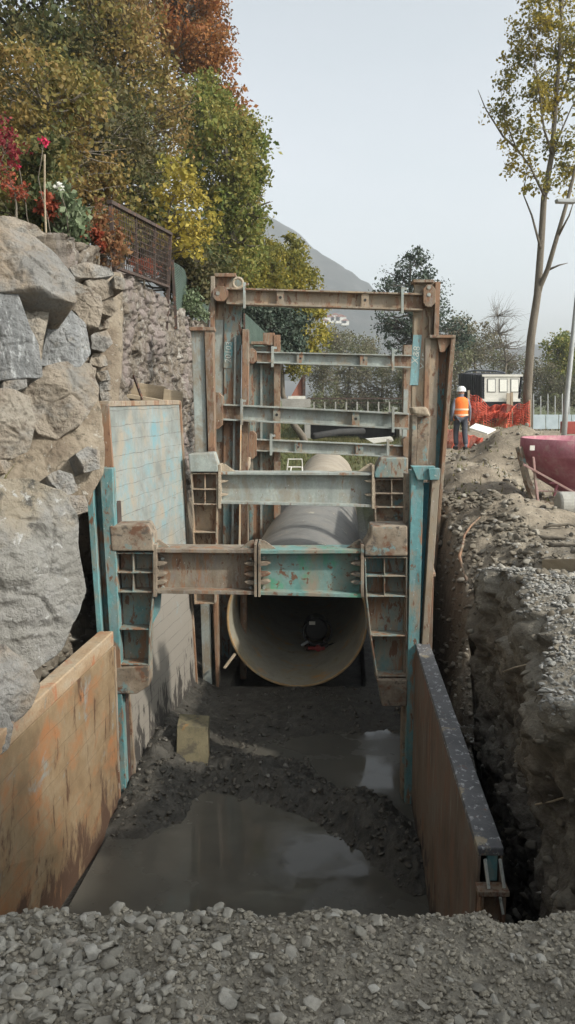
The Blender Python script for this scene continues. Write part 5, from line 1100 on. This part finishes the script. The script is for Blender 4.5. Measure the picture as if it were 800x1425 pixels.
tr = lambda me: (me.transform(Matrix.Translation(wp)), me)[1]
body = link('body', tr(skin_mesh(J, E, Rr)), 'cloth_grey', wr)
link('trousers', tr(skin_mesh([(0, 0, .98), (-.10, .0, .90), (-.11, .12, .50), (-.11, .02, .12), (.10, 0, .90), (.12, -.02, .50), (.12, -.21, .14)], [(0, 1), (1, 2), (2, 3), (0, 4), (4, 5), (5, 6)], [(.165, .13), .115, .085, .075, .115, .085, .075])), 'cloth_dark', wr)
vest = MB()
prof = [(.86, .215, .15), (1.0, .205, .15), (1.18, .20, .145), (1.34, .215, .15), (1.44, .205, .13), (1.50, .13, .09), (1.52, .09, .07)]
for z, a, b2 in prof:
    for k in range(24):
        t = 2*math.pi*k/24; vest.v.append((wp.x+a*math.cos(t), wp.y+.015+b2*math.sin(t), wz+z+.01*math.sin(5*t)*(z < .9)))
for i in range(len(prof)-1):
    for k in range(24): k2 = (k+1) % 24; vest.f.append((i*24+k, i*24+k2, (i+1)*24+k2, (i+1)*24+k))
vs = vest.build('vest', 'vest', wr, 0, True)
for z in (.98, 1.14):
    q = MB()
    for zz in (z, z+.05):
        for k in range(24): t = 2*math.pi*k/24; q.v.append((wp.x+.2145*math.cos(t), wp.y+.015+.156*math.sin(t), wz+zz))
    q.f = [(k, (k+1) % 24, 24+(k+1) % 24, 24+k) for k in range(24)]; q.build('reflective_band', 'band', vs)
hm = MB(); hc = wp+Vector((0, .05, 1.69)); hm.lathe(hc, [(.155, -.01), (.13, .0), (.128, .05), (.105, .10), (.06, .135), (.001, .145)], 24); hm.box(hc+Vector((0, .15, 0)), (.07, .05, .008)); hm.build('helmet', 'helmet', wr, 0, True)
q = MB(); q.tube([hc+Vector((0, 0, -.14)), hc+Vector((0, 0, -.07)), hc+Vector((0, 0, 0))], [.06, .085, .09], 14); q.build('head', 'skin', wr, 0, True)
for sx in (-1, 1):
    x_, y_ = (-.26, .09) if sx < 0 else (.28, .17)
    hd = skin_mesh([(x_, y_, .83), (x_, y_+.01, .77)]+[(x_+dx_, y_+.03+.02*i_, .70-.01*abs(i_)) for i_, dx_ in ((-1, -.03), (0, -.01), (0, .01), (1, .03))]+[(x_-sx*.035, y_+.04, .77)], [(0, 1), (1, 2), (1, 3), (1, 4), (1, 5), (0, 6)], [.03, .028, .010, .010, .010, .010, .011], sub=1)
    link('hand', tr(hd), 'skin', wr)
for (x_, y_) in ((-.11, .06), (.125, -.19)):
    q = MB(); q.box(wp+Vector((x_, y_+.05, .05)), (.05, .14, .05)); q.build('boot', 'rubber', wr, .02)
# orange net barrier
on = thing('safety_net', 'crumpled orange plastic safety net sagging between stakes by the tall tree', 'barrier', (7.3, 28.5, 0))
def PN(x, yt, yb, Y0, wob, seed):
    def f(u, v):
        px = np.interp(u, np.linspace(0, 1, len(x)), x); t = np.interp(u, np.linspace(0, 1, len(x)), yt); b2 = np.interp(u, np.linspace(0, 1, len(x)), yb)
        Y = Y0+wob*math.sin(u*17+seed)+.4*wob*math.sin(v*6+u*9)+wob*.6*math.sin(u*41+v*5+seed); vv = v+.06*math.sin(u*23+v*7)
        return Vector(at(px, t+(b2-t)*vv, Y))
    return f
m = MB(); net(PN([651, 665, 690, 705, 722, 737], [545, 553, 572, 575, 562, 560], [592, 592, 594, 594, 594, 596], 27.5, .35, 1), 34, 11, .013, m); m.build('mesh', 'net_orange', on)
m = MB(); net(PN([652, 680, 700, 737], [556, 566, 562, 572], [590, 584, 580, 592], 27.9, .3, 4), 60, 16, .009, m); m.build('mesh', 'net_orange', on)
for (x, y0, y1) in ((652, 543, 600), (712, 546, 600), (737, 556, 600)):
    m = MB(); m.bar(at(x, y0, 27.6), at(x, y1, 27.6), .07); m.build('stake', 'timber', on)
on = thing('safety_net', 'low scrap of orange net lying behind the worker legs', 'barrier', at(640, 628, 25))
m = MB(); net(PN([622, 640, 655, 672], [596, 600, 606, 610], [624, 626, 626, 620], 25.4, .2, 2), 40, 12, .009, m); m.build('mesh', 'net_orange', on)
# white board on the ground
m = MB(); m.hexa([at(653, 595, 21), at(662, 589, 22.5), at(690, 597, 21.6), at(678, 603, 20.6)], [Vector(at(653, 595, 21))-Vector((0, 0, .03)), Vector(at(662, 589, 22.5))-Vector((0, 0, .03)), Vector(at(690, 597, 21.6))-Vector((0, 0, .03)), Vector(at(678, 603, 20.6))-Vector((0, 0, .03))])
props(m.build('white_board', 'panelwhite'), 'white board lying on the earth heap beside the worker', 'board')
# truck
YK = 46.0
tk = thing('dump_truck', 'parked dump truck with a white tailgate of three bright panels and dark side', 'truck', at(690, 592, YK))
m = MB(); m.quad((671, 522), (672, 558), (723, 559), (727, 522), YK, .12); tg = m.build('tailgate', 'white', tk, .02)
for x in (679, 695.5, 711.5):
    m = MB(); m.rect(x-.8, 527.2, x+10.6, 545.8, YK-.02, .03); pf = m.build('panel_frame', 'truckdark', tg)
    m = MB(); m.rect(x, 528, x+9.8, 545, YK-.04, .03); m.build('bright_panel', 'panelwhite', pf)
m = MB(); m.prism([(671, 521), (671, 524), (727.5, 524), (727.5, 521)], YK-.06, .1); m.prism([(671, 555), (671, 559), (724, 559), (724, 555)], YK-.05, .1); m.build('edge_rail', 'white', tg)
m = MB(); s0 = Vector(at(671, 522, YK)); s1 = Vector(at(671, 560, YK)); s2 = Vector(at(641, 556, YK+6)); s3 = Vector(at(641, 519, YK+6)); tv = Vector((.12, 0, 0)); m.hexa([s0, s1, s2, s3], [p+tv for p in (s0, s1, s2, s3)]); sd_ = m.build('side_wall', 'truckdark', tk)
for k in range(1, 10):
    t = k/10; m = MB(); m.bar(s0.lerp(s3, t)-Vector((.05, 0, 0)), s1.lerp(s2, t)-Vector((.05, 0, 0)), .08); m.build('rib', 'truckdark', sd_)
m = MB(); e0 = Vector(at(727, 522, YK)); e1 = Vector(at(723, 560, YK)); m.hexa([e0, e1, e1+Vector((0, 6, 0)), e0+Vector((0, 6, 0))], [e0-tv, e1-tv, e1-tv+Vector((0, 6, 0)), e0-tv+Vector((0, 6, 0))]); m.build('side_wall', 'truckdark', tk)
m = MB(); m.rect(676, 560, 724, 566, YK+.2, 5.5); m.rect(684, 566, 716, 572, YK+.6, 4.5); m.build('chassis', 'truckdark', tk)
m = MB(); m.rect(644, 519, 704, 575, YK+7.6, 1.4); cb = m.build('cab', 'truckdark', tk, .05)
m = MB(); m.tube([at(648, 518, YK+6.2), at(660, 515.5, YK+5), at(690, 516.5, YK+3), at(702, 519, YK+2)], .05, 8); m.build('rolled_cover', 'cloth_grey', tk, 0, True)
for x in (682, 716):
    c = Vector(at(x, 579, YK+1.2)); m = MB(); m.tube([c+Vector((-.28, 0, 0)), c+Vector((-.24, 0, 0)), c+Vector((.24, 0, 0)), c+Vector((.28, 0, 0))], [.44, .5, .5, .44], 24); wl_ = m.build('wheel', 'rubber', tk)
    m = MB(); m.tube([c+Vector((-.29, 0, 0)), c+Vector((.29, 0, 0))], .24, 16); m.build('rim', 'iron', wl_)
m = MB(); m.rect(705, 547, 711, 572, YK-.25, .08); props(m.build('wooden_stake', 'timber'), 'pale wooden stake standing behind the orange net, before the truck', 'stake') if False else m.build('light_bar', 'sand', tk)
# crimson concrete hopper
hp = Vector(at(795, 700, 12.6)); hr = thing('concrete_skip', 'faded crimson round concrete skip on a bent frame at the right edge', 'skip', (hp.x, hp.y, hp.z))
rz = at(795, 613, 12.6-.8)[2]-hp.z+.0
R0 = .80; cH = Vector((hp.x+.02, hp.y, hp.z))
m = MB(); m.lathe(cH, [(R0*.985, rz-.27), (.55, rz-.62), (.2, .17), (.2, .05), (.18, .05), (.18, .18), (.53, rz-.61), (R0*.96, rz-.27)], 48); m.build('cone', 'pink', hr, 0, True)
m = MB(); m.lathe(cH, [(R0, rz-.27), (R0+.012, rz-.26), (R0+.012, rz-.01), (R0, rz), (R0-.02, rz), (R0-.02, rz-.27)], 48); m.build('rim_band', 'pink', hr, 0, True)
m = MB(); m.lathe(cH, [(R0-.03, rz-.10), (.001, rz-.06)], 48); m.build('set_concrete', 'concrete', hr, 0, True)
def hl(px, py, d): return Vector(at(px, py, 12.6+d))
for pts, wd, mt, nm in (([hl(722, 622, -.2), hl(733, 668, -.3), hl(745, 700, -.45)], .11, 'mudsteel', 'leg'), ([hl(742, 636, -.62), hl(745, 668, -.62), hl(749, 702, -.62)], .05, 'pinkpale', 'leg'), ([hl(812, 640, -.85), hl(812, 700, -.6)], .06, 'pinkpale', 'leg'), ([hl(728, 646, -.62), hl(800, 686, -.72)], .05, 'pinkpale', 'brace'), ([hl(748, 683, -.6), hl(800, 685, -.7)], .03, 'pinkpale', 'brace'), ([hl(765, 672, -.35), hl(784, 672, -.35)], .04, 'pink', 'gate_lever'), ([hl(748, 699, -.6), hl(812, 701, -.6)], .05, 'mudsteel', 'base_rail'), ([hl(776, 672, -.35), hl(771, 690, -.3)], .04, 'pink', 'gate_lever')):
    m = MB()
    for a_, b_ in zip(pts[:-1], pts[1:]): m.bar(a_, b_, wd, wd*.6)
    m.build(nm, mt, hr, .004)
m = MB(); c = Vector(at(739, 623, 12.0)); m.box(c+Vector((.0, -.06, 0)), (.035, .004, .035)); 
m.build('paint_mark', 'white', hr)
# concrete cylinder lump
m = MB(); c0 = Vector(at(800, 706, 11.2)); c0.z = Hs(c0.x, c0.y)+.15; m.tube([c0+Vector((-.24, 0, 0)), c0+Vector((-.22, 0, 0)), c0+Vector((.4, .05, 0))], [.15, .17, .17], 24); props(m.build('concrete_cylinder', 'concrete', None, .01, False), 'grey concrete cylinder lying before the crimson skip', 'cylinder')
# planks and branches on the bank
m = MB(); a_ = Vector(at(757, 787, 7.6)); b_ = Vector(at(815, 822, 6.9)); a_.z = max(a_.z, Hs(a_.x, a_.y)+.07); b_.z = max(b_.z, Hs(b_.x, b_.y)+.07); m.bar(a_, b_, .04, .12); props(m.build('plank', 'timber', None, .004), 'pale plank stuck slanting in the gravel bank at the right edge', 'plank')
for k, (a_, b_, r_, lb) in enumerate([((750, 726, 9.8), (790, 736, 9.6), .03, 'thin brown branch on the bank under the skip'), ((765, 738, 9.3), (812, 752, 9.0), .035, 'dark bent branch nearest the plank'), ((757, 722, 10), (812, 727, 9.9), .02, 'thin straight twig beside the concrete cylinder'), ((652, 762, 9.5), (668, 720, 10.8), .022, 'rusty rod leaning on the earth slope by the right post')]):
    A_ = Vector(at(*a_)); B_ = Vector(at(*b_)); A_.z = Hs(A_.x, A_.y)+.02; B_.z = Hs(B_.x, B_.y)+.03
    m = MB(); m.tube(branch_pts(A_[:], B_[:], 80+k, -.05), [r_, r_*.9, r_, r_*.8, r_*.7, r_*.6, r_*.4], 6); props(m.build('branch' if k < 3 else 'rusty_rod', 'bark' if k < 3 else 'rust', None, 0, True), lb, 'branch' if k < 3 else 'rod')
m = MB()
for k, (x, y, Y) in enumerate([(694, 767, 8.6)]):
    c = Vector(at(x, y, Y)); c.z = Hs(c.x, c.y)+.03; m.bar(c-Vector((.06, .02, .0)), c+Vector((.06, .03, .02)), .035, .008)
props(m.build('paper_scrap', 'panelwhite'), 'small white scrap on the earth slope above the bank', 'scrap')
# street lamp
sl = thing('street_lamp', 'slim grey street lamp leaning at the right edge', 'street lamp', at(783, 622, 25))
pts = [Vector(at(x, y, 25)) for x, y in ((783, 628), (788, 560), (797, 470), (806, 380), (812, 310), (812, 285))]
m = MB(); m.tube(pts, [.085, .08, .07, .06, .05, .045], 12); m.build('pole', 'galv', sl, 0, True)
m = MB(); m.tube([pts[-1], Vector(at(808, 279, 25)), Vector(at(800, 278, 25))], .04, 8); m.build('arm', 'galv', sl, 0, True)
m = MB(); m.prism([(775, 276), (776, 281), (802, 282), (803, 276)], 24.9, .25); m.build('lamp_head', 'galv', sl, .02)
# far right low fence and panels
rf_ = thing('site_fence', 'low pale blue panel fence with thin posts at the far right', 'fence', at(775, 600, 40))
for k in range(5):
    x = 742+k*18; m = MB(); m.rect(x, 577, x+17, 597, 40, .05); m.build('panel', 'paleblue', rf_)
for k in range(9):
    x = 742+k*10; m = MB(); m.rect(x, 548+3*(k % 2), x+1.2, 600, 40.1, .05); m.build('post', 'galv', rf_)
m = MB(); m.rect(786, 587, 830, 604, 34, .6); props(m.build('red_box', 'redpanel', None, .02), 'dull red box behind the lamp pole at the right edge', 'box')
# roots in the cut bank
for k, (x0, y0, x1, y1, Y) in enumerate([(700, 935, 800, 938, 5.4), (716, 1060, 770, 1040, 4.9), (745, 1120, 800, 1105, 4.6)]):
    m = MB(); A_ = Vector(at(x0, y0, Y)); B_ = Vector(at(x1, y1, Y-.3)); m.tube(branch_pts(A_[:], B_[:], 95+k, .1), .006, 5)
    props(m.build('root', 'timber', None, 0, True), ['long straight pale root across the top of the cut bank', 'short curled root low on the cut bank', 'thin root near the bottom right of the cut bank'][k], 'root')
# ------------------------------------------------------------------ haze
hzm = bpy.data.materials.new('haze'); hzm.use_nodes = True; t = hzm.node_tree; t.nodes.clear(); ot = t.nodes.new('ShaderNodeOutputMaterial'); pv = t.nodes.new('ShaderNodeVolumePrincipled')
pv.inputs['Color'].default_value = (.93, .96, 1, 1); pv.inputs['Density'].default_value = .00075; pv.inputs['Anisotropy'].default_value = .1; t.links.new(pv.outputs[0], ot.inputs['Volume'])
m = MB(); m.box((0, 460, 98.5), (640, 530, 102.5)); hz_ = m.build('haze', hzm, base=(0, 460, -4)); props(hz_, 'thin pale haze in the air over the valley', 'haze', kind='stuff')
S.cycles.volume_bounces = 0
